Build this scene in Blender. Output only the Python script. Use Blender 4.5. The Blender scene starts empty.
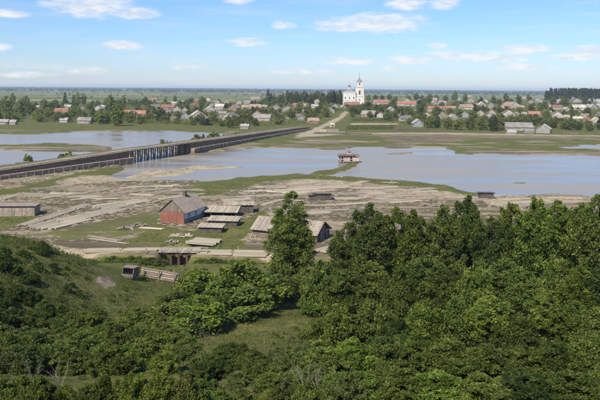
import bpy, math, random, functools
import numpy as np
from mathutils import Vector, Matrix

random.seed(7)
RNG = np.random.default_rng(11)
SC = bpy.context.scene
COL = SC.collection

# ------------------------------------------------------------------ camera
CAM_H, F, HOR, ROLL = 32.0, 700.0, 88.5, 0.0075      # metres, focal in photo pixels, horizon row, camera roll
cam = bpy.data.cameras.new('camera')
cam.sensor_width = 36.0
cam.lens = F / 600.0 * 36.0
cam.shift_y = -(200.0 - HOR) / 600.0
cam.clip_start = 0.5
cam.clip_end = 60000.0
camo = bpy.data.objects.new('camera', cam)
COL.objects.link(camo)
camo.location = (0, 0, CAM_H)
camo.rotation_euler = (Matrix.Rotation(math.pi / 2, 3, 'X') @ Matrix.Rotation(ROLL, 3, 'Z')).to_euler()
SC.camera = camo

# ------------------------------------------------------------------ light
SUN = Vector((-0.32, -0.63, 0.71)).normalized()
sun = bpy.data.lights.new('sun', 'SUN')
sun.energy = 4.4
sun.angle = math.radians(0.6)
sun.color = (1.0, 0.92, 0.80)
suno = bpy.data.objects.new('sun', sun)
COL.objects.link(suno)
suno.rotation_euler = (-SUN).to_track_quat('-Z', 'Y').to_euler()
SC.view_settings.view_transform = 'Standard'
SC.view_settings.look = 'None'
SC.view_settings.gamma = 1.0
SC.view_settings.exposure = 0.65
SC.cycles.use_denoising = True
SC.cycles.max_bounces = 4
SC.cycles.diffuse_bounces = 2
SC.cycles.glossy_bounces = 2
SC.cycles.transmission_bounces = 2
SC.cycles.transparent_max_bounces = 8


class NT:
    """tiny node-tree writer"""
    def __init__(s, tree):
        s.t = tree
    def n(s, kind, **kw):
        nd = s.t.nodes.new(kind)
        for k, v in kw.items():
            setattr(nd, k, v)
        return nd
    def put(s, sock, v):
        if hasattr(v, 'is_linked'):
            s.t.links.new(v, sock)
        elif v is not None:
            sock.default_value = v
    def m(s, op, a, b=None, c=None, clamp=False):
        nd = s.n('ShaderNodeMath', operation=op, use_clamp=clamp)
        s.put(nd.inputs[0], a); s.put(nd.inputs[1], b); s.put(nd.inputs[2], c)
        return nd.outputs[0]
    def vm(s, op, a, b=None):
        nd = s.n('ShaderNodeVectorMath', operation=op)
        s.put(nd.inputs[0], a); s.put(nd.inputs[1], b)
        return nd.outputs[0]
    def noise(s, vec, scale, detail=3.0, rough=0.55):
        nd = s.n('ShaderNodeTexNoise')
        s.put(nd.inputs['Vector'], vec)
        nd.inputs['Scale'].default_value = scale
        nd.inputs['Detail'].default_value = detail
        nd.inputs['Roughness'].default_value = rough
        return nd.outputs['Fac']
    def mix(s, f, a, b, mode='MIX'):
        nd = s.n('ShaderNodeMix', data_type='RGBA', blend_type=mode)
        s.put(nd.inputs[0], f)
        s.put(nd.inputs[6], a if hasattr(a, 'is_linked') else (*a, 1.0))
        s.put(nd.inputs[7], b if hasattr(b, 'is_linked') else (*b, 1.0))
        return nd.outputs[2]
    def sstep(s, v, lo, hi):
        nd = s.n('ShaderNodeMapRange', interpolation_type='SMOOTHSTEP')
        s.put(nd.inputs[0], v)
        nd.inputs[1].default_value = lo; nd.inputs[2].default_value = hi
        return nd.outputs[0]


# ------------------------------------------------------------------ sky
world = bpy.data.worlds.new('World')
SC.world = world
world.use_nodes = True
w = NT(world.node_tree)
world.node_tree.nodes.clear()
sky = w.n('ShaderNodeTexSky', sky_type='NISHITA')
sky.sun_disc = False
sky.sun_elevation = math.asin(SUN.z)
sky.sun_rotation = math.atan2(SUN.x, SUN.y)
sky.air_density = 1.0
sky.dust_density = 0.3
sky.ozone_density = 2.0
sky.altitude = 0.0
geo = w.n('ShaderNodeTexCoord')
sep = w.n('ShaderNodeSeparateXYZ')
w.put(sep.inputs[0], geo.outputs['Generated'])
az = w.m('ARCTAN2', sep.outputs[0], sep.outputs[1])
el = sep.outputs[2]
# deepening blue above the pale horizon, all round
blue = w.sstep(el, -0.03, 0.115)
skyc = w.mix(blue, w.mix(1.0, sky.outputs[0], (0.575, 0.66, 0.93), 'MULTIPLY'), w.mix(1.0, sky.outputs[0], (0.50, 0.665, 0.92), 'MULTIPLY'))
comb = w.n('ShaderNodeCombineXYZ')
w.put(comb.inputs[0], az); w.put(comb.inputs[1], w.m('MULTIPLY', el, 3.2))
cn = w.noise(comb.outputs[0], 38.0, 5.0, 0.6)
cn2 = w.noise(comb.outputs[0], 11.0, 4.0, 0.55)
CLOUDS = [(95, 10, 36, 9), (138, 16, 20, 4.5), (22, 20, 18, 2.6), (238, 1, 14, 4.5), (376, 25, 44, 7), (352, 27, 34, 5), (405, 5, 17, 5.5),
          (442, 6, 14, 5), (283, 26, 11, 3), (248, 43, 17, 3), (122, 47, 18, 3), (95, 72, 17, 2.4), (10, 51, 14, 3), (578, 54, 24, 3.5),
          (517, 52, 24, 4), (463, 57, 36, 3.5), (408, 61, 20, 3.2), (490, 60, 30, 3), (350, 62, 26, 2.6), (436, 47, 10, 2), (562, 60, 30, 2.2),
          (392, 69, 16, 2), (300, 72, 26, 1.8), (515, 68, 26, 2), (35, 76, 24, 2), (190, 68, 18, 1.6), (-40, 34, 30, 6), (660, 30, 36, 7), (700, 60, 30, 4)]
best = None
for (cx, cy, rw, rh) in CLOUDS:
    rw, rh, cy = rw * 1.22, rh * 1.75, cy + (300 - cx) * ROLL
    a0, e0 = (cx - 300) / F, (HOR - cy) / F
    dx = w.m('MULTIPLY', w.m('SUBTRACT', az, a0), F / rw)
    dy0 = w.m('MULTIPLY', w.m('SUBTRACT', el, e0), F / rh)
    dy = w.m('MAXIMUM', dy0, w.m('MULTIPLY', dy0, -1.35))           # flatter undersides
    q = w.m('SUBTRACT', 1.0, w.m('ADD', w.m('MULTIPLY', dx, dx), w.m('MULTIPLY', dy, dy)))
    best = q if best is None else w.m('MAXIMUM', best, q)
best = w.m('MAXIMUM', best, -1.2)
dens = w.m('ADD', w.m('MULTIPLY', w.m('ADD', best, 0.25), 1.35), w.m('ADD', w.m('MULTIPLY', w.m('SUBTRACT', cn, 0.5), 2.7), w.m('MULTIPLY', w.m('SUBTRACT', cn2, 0.5), 1.6)))
cu = w.sstep(dens, -0.3, 2.0)
# fair-weather cloud over the rest of the dome
pl = w.vm('DIVIDE', geo.outputs['Generated'], None)
cz = w.n('ShaderNodeCombineXYZ')
zz = w.m('MAXIMUM', el, 0.03)
for i in range(3):
    w.put(cz.inputs[i], zz)
w.t.links.new(cz.outputs[0], pl.node.inputs[1])
up = w.sstep(w.noise(pl, 1.1, 5.0, 0.6), 0.56, 0.72)
up = w.m('MULTIPLY', up, w.sstep(el, 0.135, 0.26))
comb2 = w.n('ShaderNodeCombineXYZ')
w.put(comb2.inputs[0], w.m('MULTIPLY', az, 0.9)); w.put(comb2.inputs[1], w.m('MULTIPLY', el, 9.0))
veil = w.m('MULTIPLY', w.sstep(w.noise(comb2.outputs[0], 7.0, 5.0, 0.6), 0.42, 0.8), w.m('SUBTRACT', 0.38, w.m('MULTIPLY', el, 1.2)))
veil = w.m('MAXIMUM', veil, 0.0)
cov = w.m('MAXIMUM', w.m('MULTIPLY', cu, 0.86), w.m('MULTIPLY', up, 0.8))
cov = w.m('MAXIMUM', cov, veil)
ccol = w.mix(w.sstep(cn, 0.38, 0.62), (4.9, 5.15, 5.6), (6.1, 6.05, 6.05))
fin = w.mix(cov, skyc, ccol)
bg = w.n('ShaderNodeBackground')
w.put(bg.inputs[0], fin)
bg.inputs[1].default_value = 0.1
wo = w.n('ShaderNodeOutputWorld')
w.put(wo.inputs[0], bg.outputs[0])


# ------------------------------------------------------------------ noise / terrain maths
def _hash(ix, iy, s):
    h = (ix.astype(np.int64) * 374761393 + iy.astype(np.int64) * 668265263 + s * 974711) & 0x7fffffff
    h = ((h ^ (h >> 13)) * 1274126177) & 0x7fffffff
    return ((h ^ (h >> 16)) & 0xffff) / 65535.0

def vnoise(x, y, s=0):
    ix, iy = np.floor(x), np.floor(y)
    fx, fy = x - ix, y - iy
    fx = fx * fx * (3 - 2 * fx); fy = fy * fy * (3 - 2 * fy)
    a, b = _hash(ix, iy, s), _hash(ix + 1, iy, s)
    c, d = _hash(ix, iy + 1, s), _hash(ix + 1, iy + 1, s)
    return (a * (1 - fx) + b * fx) * (1 - fy) + (c * (1 - fx) + d * fx) * fy - 0.5

def fbm(x, y, s=0, o=3):
    v, a = 0, 1.0
    for k in range(o):
        v = v + a * vnoise(x * 2 ** k, y * 2 ** k, s + k * 17)
        a *= 0.5
    return v

def ss(a, b, x):
    t = np.clip((x - a) / (b - a), 0, 1)
    return t * t * (3 - 2 * t)

def ray(px, py):
    """direction (X/Y, Z/Y) of a photo pixel"""
    u, v = px - 300.0, py - HOR
    c, s = math.cos(ROLL), math.sin(ROLL)
    return (u * c + v * s) / F, -(v * c - u * s) / F

def at_z(px, py, z=0.0):
    rx, rz = ray(px, py)
    D = (z - CAM_H) / rz
    return rx * D, D

def proj(x, y, z):
    u, v = x / y * F, (CAM_H - z) / y * F
    c, s = math.cos(ROLL), math.sin(ROLL)
    return 300 + u * c - v * s, HOR + v * c + u * s

_POLY = {}
def poly(pts, z=0.2):
    k = (tuple(pts), z)
    if k not in _POLY:
        _POLY[k] = np.array([at_z(a, b, z) for a, b in pts])
    return _POLY[k]

def sdist(P, X, Y):
    """signed distance, positive inside"""
    inside = np.zeros(X.shape, bool)
    d2 = np.full(X.shape, 1e18)
    n = len(P)
    for i in range(n):
        x0, y0 = P[i]; x1, y1 = P[(i + 1) % n]
        ex, ey = x1 - x0, y1 - y0
        t = np.clip(((X - x0) * ex + (Y - y0) * ey) / (ex * ex + ey * ey + 1e-9), 0, 1)
        d2 = np.minimum(d2, (X - x0 - t * ex) ** 2 + (Y - y0 - t * ey) ** 2)
        c = ((y0 > Y) != (y1 > Y)) & (X < ex * (Y - y0) / (ey + 1e-12) + x0)
        inside ^= c
    d = np.sqrt(d2)
    return np.where(inside, d, -d)

WATER = [poly(p, 0.0) for p in (
    [(-90, 134), (0, 133.5), (25, 135), (55, 133), (100, 131), (140, 131), (180, 131.5), (225, 134), (262, 135.5), (245, 140), (215, 144.5), (185, 148),
     (172, 152), (150, 154), (124, 151), (112, 146), (80, 144.5), (40, 144), (0, 144.5), (-90, 144.5)],
    [(128, 172), (131, 166), (134, 157), (150, 150), (172, 148), (178, 154), (200, 154), (232, 149.5), (262, 148), (300, 148.5), (340, 149.5), (352, 148),
     (400, 147.5), (445, 148), (452, 154), (520, 155.2), (600, 155.8), (720, 157), (720, 207), (600, 197), (585, 195), (545, 192), (500, 196), (478, 193),
     (452, 186), (425, 181), (365, 177.5), (330, 176), (300, 174.5), (262, 174.5), (235, 177), (228, 180), (200, 182.5), (170, 180.5), (148, 179.5), (130, 179), (118, 177)],
    [(-90, 150), (0, 149), (25, 150.5), (62, 152.5), (98, 152.2), (92, 154.2), (72, 157.6), (45, 160.4), (20, 163), (0, 165.5), (-90, 173)],
    [(556, 147.6), (590, 145.2), (660, 145), (660, 149), (600, 149.2), (570, 149)])]
BARS = [poly(p, 0.0) for p in (
    [(122, 178), (140, 172), (165, 170.5), (190, 166), (215, 164.5), (250, 166), (253, 167), (225, 168), (205, 169.5), (190, 174), (165, 178), (140, 180)],
    [(300, 180), (312, 171.5), (333, 166.5), (346, 162.5), (363, 161.5), (362, 166), (342, 172.5), (327, 177.5)],
    [(378, 153), (420, 152.4), (423, 153.9), (400, 154.6)],
    [(503, 184), (520, 180.8), (534, 182.4), (520, 184.2)], [(484, 187), (500, 187.4), (499, 189), (485, 188.6)])]
# built earth under the bridge causeway (world metres)
BR = [(-135, 165, 1.8, 2.9), (-100, 235, 2.0, 3.4), (-70, 292, 2.6, 5.2), (-50, 339, 2.9, 5.4), (0, 509, 1.6, 3.1), (10, 540, 1.2, 2.4)]   # x, y, crib top, deck

PROF = np.array([(-500, 36), (-60, 33.5), (-10, 30.9), (0, 30.2), (8, 27), (25, 19.2), (40, 13.6), (50, 11), (60, 8.8), (75, 6), (90, 3.6), (105, 1.0), (112, -0.4), (118, -1.6), (123, -2.6), (130.4, -2.7), (133.4, 0.5), (20000, 0.5)])

def hbase(X, Y):
    z = np.interp(Y, PROF[:, 0], PROF[:, 1])
    for k in (-1.2, 1.2):                                                # soften the profile
        z = z + 0.5 * np.interp(Y + k, PROF[:, 0], PROF[:, 1])
    z = z / 2
    # spur of the bluff on the left
    top = 13.2 + 0.06 * (95 - Y)
    sp = (top - 0.6) / (1 + np.exp((X + 28.6 + 0.02 * (Y - 95)) / 5.0)) * (1 - ss(94, 128, Y))
    z = np.where(Y < 128, np.maximum(z, sp) + 0.35 * np.exp(-((z - sp) / 1.5) ** 2), z)
    # creek gully in front of the log road and under the little bridge
    g = ss(-50, -42, X) * (1 - ss(12, 26, X))
    gx = np.exp(-((X + 23.8) / 2.9) ** 6) * ss(126, 130, Y) * (1 - ss(139, 143, Y))
    z = z * (1 - gx) + np.minimum(z, -2.7) * gx
    # far bank: village rise, church hill, then the long plain
    zr = np.interp(X, [-2000, -300, -60, 30, 90, 260, 700, 2000], [3, 3.5, 6, 10, 11, 9, 9, 6])
    z = z + zr * ss(540, 960, Y) * (1 - 0.8 * ss(1500, 2600, Y))
    z = z + np.where(Y > 3000, 3.0, 0) * (fbm(X / 1500, Y / 1500, 5) * ss(3000, 5000, Y))
    # small relief
    near = 1 - ss(66, 112, Y)
    z = z + (0.9 * fbm(X / 9, Y / 9, 3) * near + 0.16 * fbm(X / 7, Y / 7, 9) * (1 - near)) * ss(15, 30, np.abs(Y) + 8)
    return z

def water_mask(X, Y):
    k = np.clip(Y / 260.0, 0.6, 2.5)
    Xp = X + k * 4.5 * fbm(X / 12, Y / 16, 21, 4)
    Yp = Y + k * 8.0 * fbm(X / 14, Y / 14, 33, 5)
    d = np.max([sdist(P, Xp, Yp) for P in WATER], axis=0)
    b = np.max([sdist(P, Xp, Yp) for P in BARS], axis=0)
    return np.minimum(d, -b)

def hfull(X, Y):
    X = np.asarray(X, float); Y = np.asarray(Y, float)
    z = hbase(X, Y)
    sel = (Y > 158) & (Y < 700)
    d = np.full(X.shape, -50.0)
    if sel.any():
        d[sel] = water_mask(X[sel], Y[sel])
    wm = ss(-5.0, 3.0, d)
    return np.where(sel, z * (1 - wm) - 0.95 * wm, z), d

def gz(x, y):
    return float(hfull(np.array([x]), np.array([y]))[0][0])

@functools.lru_cache(maxsize=None)
def hit(px, py):
    rx, rz = ray(px, py)
    Y = np.concatenate([np.arange(12, 170, 0.8), np.geomspace(170, 12000, 520)])
    z = hbase(rx * Y, Y)
    under = (CAM_H + rz * Y) <= z
    i = int(np.argmax(under)) if under.any() else len(Y) - 1
    if i > 0:
        a = (CAM_H + rz * Y[i - 1]) - z[i - 1]; b = z[i] - (CAM_H + rz * Y[i])
        t = a / (a + b + 1e-9)
        y = Y[i - 1] + t * (Y[i] - Y[i - 1])
    else:
        y = Y[0]
    x = rx * y
    return x, y, gz(x, y)


# ------------------------------------------------------------------ materials
MATS = {}
def new_mat(name):
    m = bpy.data.materials.new(name); m.use_nodes = True
    t = NT(m.node_tree)
    b = m.node_tree.nodes['Principled BSDF']
    MATS[name] = m
    return m, t, b

def mat(name, c1, c2, scale=1.0, rough=0.85, stretch=(1, 1, 1), bump=0.3, obj_var=0.25, spec=0.25):
    m, t, b = new_mat(name)
    tc = t.n('ShaderNodeTexCoord')
    mp = t.n('ShaderNodeMapping')
    t.put(mp.inputs[0], tc.outputs['Object'])
    mp.inputs['Scale'].default_value = stretch
    oi = t.n('ShaderNodeObjectInfo')
    off = t.vm('ADD', mp.outputs[0], None)
    rv = t.n('ShaderNodeCombineXYZ')
    t.put(rv.inputs[0], t.m('MULTIPLY', oi.outputs['Random'], 57.0)); t.put(rv.inputs[1], t.m('MULTIPLY', oi.outputs['Random'], 31.0))
    t.t.links.new(rv.outputs[0], off.node.inputs[1])
    n1 = t.noise(off, scale, 5.0, 0.65)
    n2 = t.noise(off, scale * 0.23, 2.0, 0.5)
    f = t.sstep(t.m('ADD', t.m('MULTIPLY', n1, 0.6), t.m('MULTIPLY', n2, 0.4)), 0.34, 0.66)
    c = t.mix(f, c1, c2)
    v = t.m('ADD', 1.0 - obj_var / 2, t.m('MULTIPLY', oi.outputs['Random'], obj_var))
    cv = t.n('ShaderNodeCombineXYZ')
    for i in range(3):
        t.put(cv.inputs[i], v)
    c = t.mix(1.0, c, cv.outputs[0], 'MULTIPLY')
    t.put(b.inputs['Base Color'], c)
    b.inputs['Roughness'].default_value = rough
    b.inputs['Specular IOR Level'].default_value = spec
    if bump:
        bp = t.n('ShaderNodeBump')
        bp.inputs['Strength'].default_value = bump; bp.inputs['Distance'].default_value = 0.05
        t.put(bp.inputs['Height'], n1)
        t.put(b.inputs['Normal'], bp.outputs[0])
    return m

mat('plank_grey', (0.165, 0.138, 0.108), (0.35, 0.305, 0.24), 2.2, stretch=(1, 6, 6), obj_var=0.35)
mat('plank_pale', (0.25, 0.215, 0.155), (0.43, 0.375, 0.28), 1.6, stretch=(1, 5, 5), obj_var=0.35)
mat('plank_dark', (0.05, 0.042, 0.036), (0.13, 0.11, 0.095), 2.0, stretch=(1, 5, 5), obj_var=0.3)
mat('log_brown', (0.13, 0.098, 0.075), (0.26, 0.205, 0.16), 1.8, stretch=(1, 5, 5), obj_var=0.35)
mat('pile_red', (0.055, 0.03, 0.022), (0.12, 0.07, 0.05), 2.0, stretch=(5, 5, 1))
mat('roof_boards', (0.20, 0.165, 0.13), (0.36, 0.305, 0.245), 1.5, stretch=(5, 1, 5), obj_var=0.15)
mat('red_paint', (0.16, 0.068, 0.045), (0.235, 0.10, 0.068), 1.2, stretch=(1, 1, 1))
mat('gable_boards', (0.12, 0.095, 0.075), (0.24, 0.20, 0.165), 2.0, stretch=(6, 6, 1))
mat('limewash', (0.68, 0.66, 0.62), (0.84, 0.83, 0.80), 0.9)
mat('bridge_timber', (0.16, 0.105, 0.070), (0.32, 0.22, 0.15), 1.5, stretch=(1, 1, 4))
mat('crib_log', (0.20, 0.145, 0.105), (0.37, 0.28, 0.21), 1.2, stretch=(1, 1, 3))
mat('stone_grey', (0.16, 0.15, 0.14), (0.30, 0.28, 0.26), 1.4)
mat('white_wall', (0.27, 0.25, 0.22), (0.45, 0.42, 0.38), 0.6, obj_var=0.5)
mat('church_white', (0.50, 0.475, 0.43), (0.62, 0.60, 0.56), 0.25, obj_var=0.0, bump=0.1)
mat('brown_wall', (0.16, 0.115, 0.085), (0.27, 0.21, 0.165), 0.6)
mat('grey_wall', (0.20, 0.185, 0.17), (0.33, 0.31, 0.285), 0.6)
mat('pink_wall', (0.38, 0.28, 0.235), (0.5, 0.40, 0.35), 0.5)
mat('brick_wall', (0.20, 0.085, 0.06), (0.29, 0.135, 0.10), 0.5)
mat('blue_wall', (0.19, 0.20, 0.215), (0.29, 0.305, 0.32), 0.5)
mat('roof_red', (0.25, 0.105, 0.075), (0.36, 0.165, 0.12), 0.35, obj_var=0.3)
mat('roof_rust', (0.16, 0.08, 0.058), (0.27, 0.145, 0.105), 0.35, obj_var=0.3)
mat('roof_pink', (0.23, 0.155, 0.12), (0.35, 0.24, 0.19), 0.35, obj_var=0.3)
mat('roof_grey', (0.15, 0.138, 0.122), (0.28, 0.26, 0.235), 0.4, obj_var=0.45)
mat('roof_dark', (0.10, 0.09, 0.088), (0.18, 0.165, 0.16), 0.4, obj_var=0.3)
mat('roof_pale', (0.22, 0.205, 0.18), (0.40, 0.375, 0.34), 0.5, obj_var=0.55)
mat('roof_straw', (0.44, 0.385, 0.265), (0.57, 0.51, 0.36), 0.4, obj_var=0.25)
mat('roof_blue', (0.22, 0.23, 0.245), (0.32, 0.335, 0.35), 0.4)
mat('cupola_metal', (0.13, 0.14, 0.15), (0.22, 0.23, 0.24), 0.6, rough=0.5)
mat('frame_white', (0.66, 0.64, 0.60), (0.78, 0.77, 0.74), 1.0)
mat('glass_dark', (0.018, 0.02, 0.024), (0.035, 0.04, 0.045), 1.0, rough=0.12, bump=0, spec=0.6)
mat('door_brown', (0.07, 0.05, 0.04), (0.13, 0.095, 0.07), 1.0)
mat('pavilion_roof', (0.13, 0.085, 0.065), (0.22, 0.155, 0.125), 0.8)
mat('bark', (0.06, 0.05, 0.042), (0.15, 0.13, 0.11), 2.5, stretch=(3, 3, 1))
mat('bark_birch', (0.10, 0.09, 0.08), (0.40, 0.37, 0.33), 2.0, stretch=(2, 2, 5))
mat('dead_wood', (0.105, 0.09, 0.074), (0.215, 0.185, 0.155), 3.0, obj_var=0.4)
mat('litter_wood', (0.19, 0.16, 0.11), (0.31, 0.265, 0.19), 0.3)
mat('rubble', (0.16, 0.14, 0.12), (0.34, 0.30, 0.25), 1.5, obj_var=0.3)


def leaf_mat(name, dark, light, trans=0.35):
    m, t, b = new_mat(name)
    at = t.n('ShaderNodeAttribute', attribute_name='tint')
    oi = t.n('ShaderNodeObjectInfo')
    c = t.mix(at.outputs['Fac'], dark, light)
    c = t.mix(1.0, c, oi.outputs['Color'], 'MULTIPLY')
    t.put(b.inputs['Base Color'], c)
    b.inputs['Roughness'].default_value = 0.6
    b.inputs['Specular IOR Level'].default_value = 0.22
    tr = t.n('ShaderNodeBsdfTranslucent')
    t.put(tr.inputs[0], t.mix(1.0, c, (1.25, 1.2, 0.55), 'MULTIPLY'))
    ms = t.n('ShaderNodeMixShader')
    ms.inputs[0].default_value = trans
    t.t.links.new(b.outputs[0], ms.inputs[1]); t.t.links.new(tr.outputs[0], ms.inputs[2])
    out = [n for n in m.node_tree.nodes if n.type == 'OUTPUT_MATERIAL'][0]
    t.t.links.new(ms.outputs[0], out.inputs[0])
    return m
leaf_mat('leaf', (0.040, 0.066, 0.011), (0.170, 0.212, 0.040))
leaf_mat('leaf_far', (0.095, 0.118, 0.026), (0.21, 0.225, 0.062), 0.34)
leaf_mat('needle', (0.030, 0.045, 0.018), (0.070, 0.090, 0.034), 0.2)
leaf_mat('grass_blade', (0.058, 0.074, 0.017), (0.165, 0.172, 0.050), 0.3)

# ground
gm, t, b = new_mat('ground_cover')
cvn = t.n('ShaderNodeAttribute', attribute_name='cover')
sp3 = t.n('ShaderNodeSeparateColor')
t.put(sp3.inputs[0], cvn.outputs['Color'])
gp = t.n('ShaderNodeNewGeometry').outputs['Position']
fine = t.noise(gp, 1.4, 6.0, 0.7)
midn = t.noise(gp, 0.16, 5.0, 0.6)
big = t.noise(gp, 0.018, 4.0, 0.6)
rag = t.m('ADD', t.m('MULTIPLY', t.m('SUBTRACT', fine, 0.5), 1.3), t.m('MULTIPLY', t.m('SUBTRACT', midn, 0.5), 0.9))
gR = t.sstep(t.m('ADD', sp3.outputs[0], rag), 0.32, 0.68)             # ragged edges between turf, mud and sand
gG = t.m('MULTIPLY', t.sstep(t.m('ADD', sp3.outputs[1], t.m('MULTIPLY', rag, 0.8)), 0.22, 0.62), 0.85)
gB = sp3.outputs[2]
mp = t.n('ShaderNodeMapping'); t.put(mp.inputs[0], gp)
mp.inputs['Rotation'].default_value = (0, 0, 0.12); mp.inputs['Scale'].default_value = (0.022, 0.17, 1)
streak = t.noise(mp.outputs[0], 1.0, 7.0, 0.62)
mp2 = t.n('ShaderNodeMapping'); t.put(mp2.inputs[0], gp)
mp2.inputs['Rotation'].default_value = (0, 0, -0.2); mp2.inputs['Scale'].default_value = (0.0022, 0.0045, 1)
fields = t.noise(mp2.outputs[0], 1.0, 3.0, 0.5)
mud = t.mix(t.sstep(streak, 0.40, 0.62), (0.095, 0.080, 0.046), (0.255, 0.212, 0.138))
mud = t.mix(t.m('MULTIPLY', t.sstep(t.m('ABSOLUTE', t.m('SUBTRACT', streak, 0.5)), 0.022, 0.0), 0.7), mud, (0.075, 0.08, 0.03))
mud = t.mix(t.m('MULTIPLY', t.sstep(fine, 0.5, 0.72), 0.5), mud, (0.085, 0.068, 0.05))
sand = t.mix(t.sstep(midn, 0.35, 0.65), (0.28, 0.235, 0.155), (0.41, 0.35, 0.245))
sand = t.mix(t.m('MULTIPLY', t.sstep(fine, 0.52, 0.75), 0.35), sand, (0.19, 0.155, 0.11))
grs = t.mix(t.sstep(fine, 0.34, 0.66), (0.046, 0.058, 0.014), (0.128, 0.132, 0.036))
grs = t.mix(t.m('MULTIPLY', t.sstep(midn, 0.45, 0.70), 0.55), grs, (0.165, 0.145, 0.055))
fld = t.mix(t.sstep(fields, 0.42, 0.62), (0.085, 0.108, 0.030), (0.23, 0.22, 0.10))
fld = t.mix(t.m('MULTIPLY', t.sstep(big, 0.52, 0.62), 0.75), fld, (0.045, 0.066, 0.026))
col = t.mix(gR, mud, grs)
col = t.mix(gG, col, sand)
col = t.mix(gB, col, fld)
t.put(b.inputs['Base Color'], col)
b.inputs['Roughness'].default_value = 0.95
b.inputs['Specular IOR Level'].default_value = 0.12
bp = t.n('ShaderNodeBump'); bp.inputs['Strength'].default_value = 0.7; bp.inputs['Distance'].default_value = 0.25
t.put(bp.inputs['Height'], t.m('ADD', fine, t.m('MULTIPLY', midn, 1.5)))
t.put(b.inputs['Normal'], bp.outputs[0])

# water
wm_, t, b = new_mat('river_water')
gp = t.n('ShaderNodeNewGeometry').outputs['Position']
mp = t.n('ShaderNodeMapping'); t.put(mp.inputs[0], gp)
mp.inputs['Scale'].default_value = (0.012, 0.05, 1)
patch = t.noise(mp.outputs[0], 1.0, 5.0, 0.6)
t.put(b.inputs['Base Color'], t.mix(t.sstep(patch, 0.35, 0.65), (0.195, 0.172, 0.138), (0.28, 0.25, 0.20)))
t.put(b.inputs['Roughness'], t.m('ADD', 0.16, t.m('MULTIPLY', t.sstep(patch, 0.38, 0.62), 0.22)))
b.inputs['IOR'].default_value = 1.33
b.inputs['Specular IOR Level'].default_value = 0.42
bp = t.n('ShaderNodeBump'); bp.inputs['Strength'].default_value = 0.2; bp.inputs['Distance'].default_value = 0.1
mp3 = t.n('ShaderNodeMapping'); t.put(mp3.inputs[0], gp)
mp3.inputs['Scale'].default_value = (0.5, 1.0, 1)
t.put(bp.inputs['Height'], t.noise(mp3.outputs[0], 1.1, 4.0, 0.6))
t.put(b.inputs['Normal'], bp.outputs[0])


# ------------------------------------------------------------------ mesh helpers
def link(name, data, parent=None):
    o = bpy.data.objects.new(name, data)
    COL.objects.link(o)
    if parent is not None:
        o.parent = parent
    return o

def tag(o, label, cat, group=None, kind=None):
    if label: o['label'] = label
    if cat: o['category'] = cat
    if group: o['group'] = group
    if kind: o['kind'] = kind
    return o

def thing(name, label, cat, loc=(0, 0, 0), rz=0.0, group=None):
    o = link(name, None)
    o.empty_display_size = 0.5
    o.location = loc
    o.rotation_euler = (0, 0, rz)
    return tag(o, label, cat, group)

def np_mesh(name, V, Q, m, tint=None, smooth=False):
    V = np.asarray(V, np.float32); Q = np.asarray(Q, np.int32)
    k = Q.shape[1]
    me = bpy.data.meshes.new(name)
    me.vertices.add(len(V)); me.vertices.foreach_set('co', V.ravel())
    me.loops.add(Q.size); me.loops.foreach_set('vertex_index', Q.ravel())
    me.polygons.add(len(Q)); me.polygons.foreach_set('loop_start', np.arange(0, Q.size, k, dtype=np.int32))
    if tint is not None:
        a = me.attributes.new('tint', 'FLOAT', 'FACE')
        a.data.foreach_set('value', np.asarray(tint, np.float32))
    if smooth:
        me.polygons.foreach_set('use_smooth', np.ones(len(Q), bool))
    me.update(calc_edges=True)
    if m: me.materials.append(MATS[m])
    return me

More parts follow.
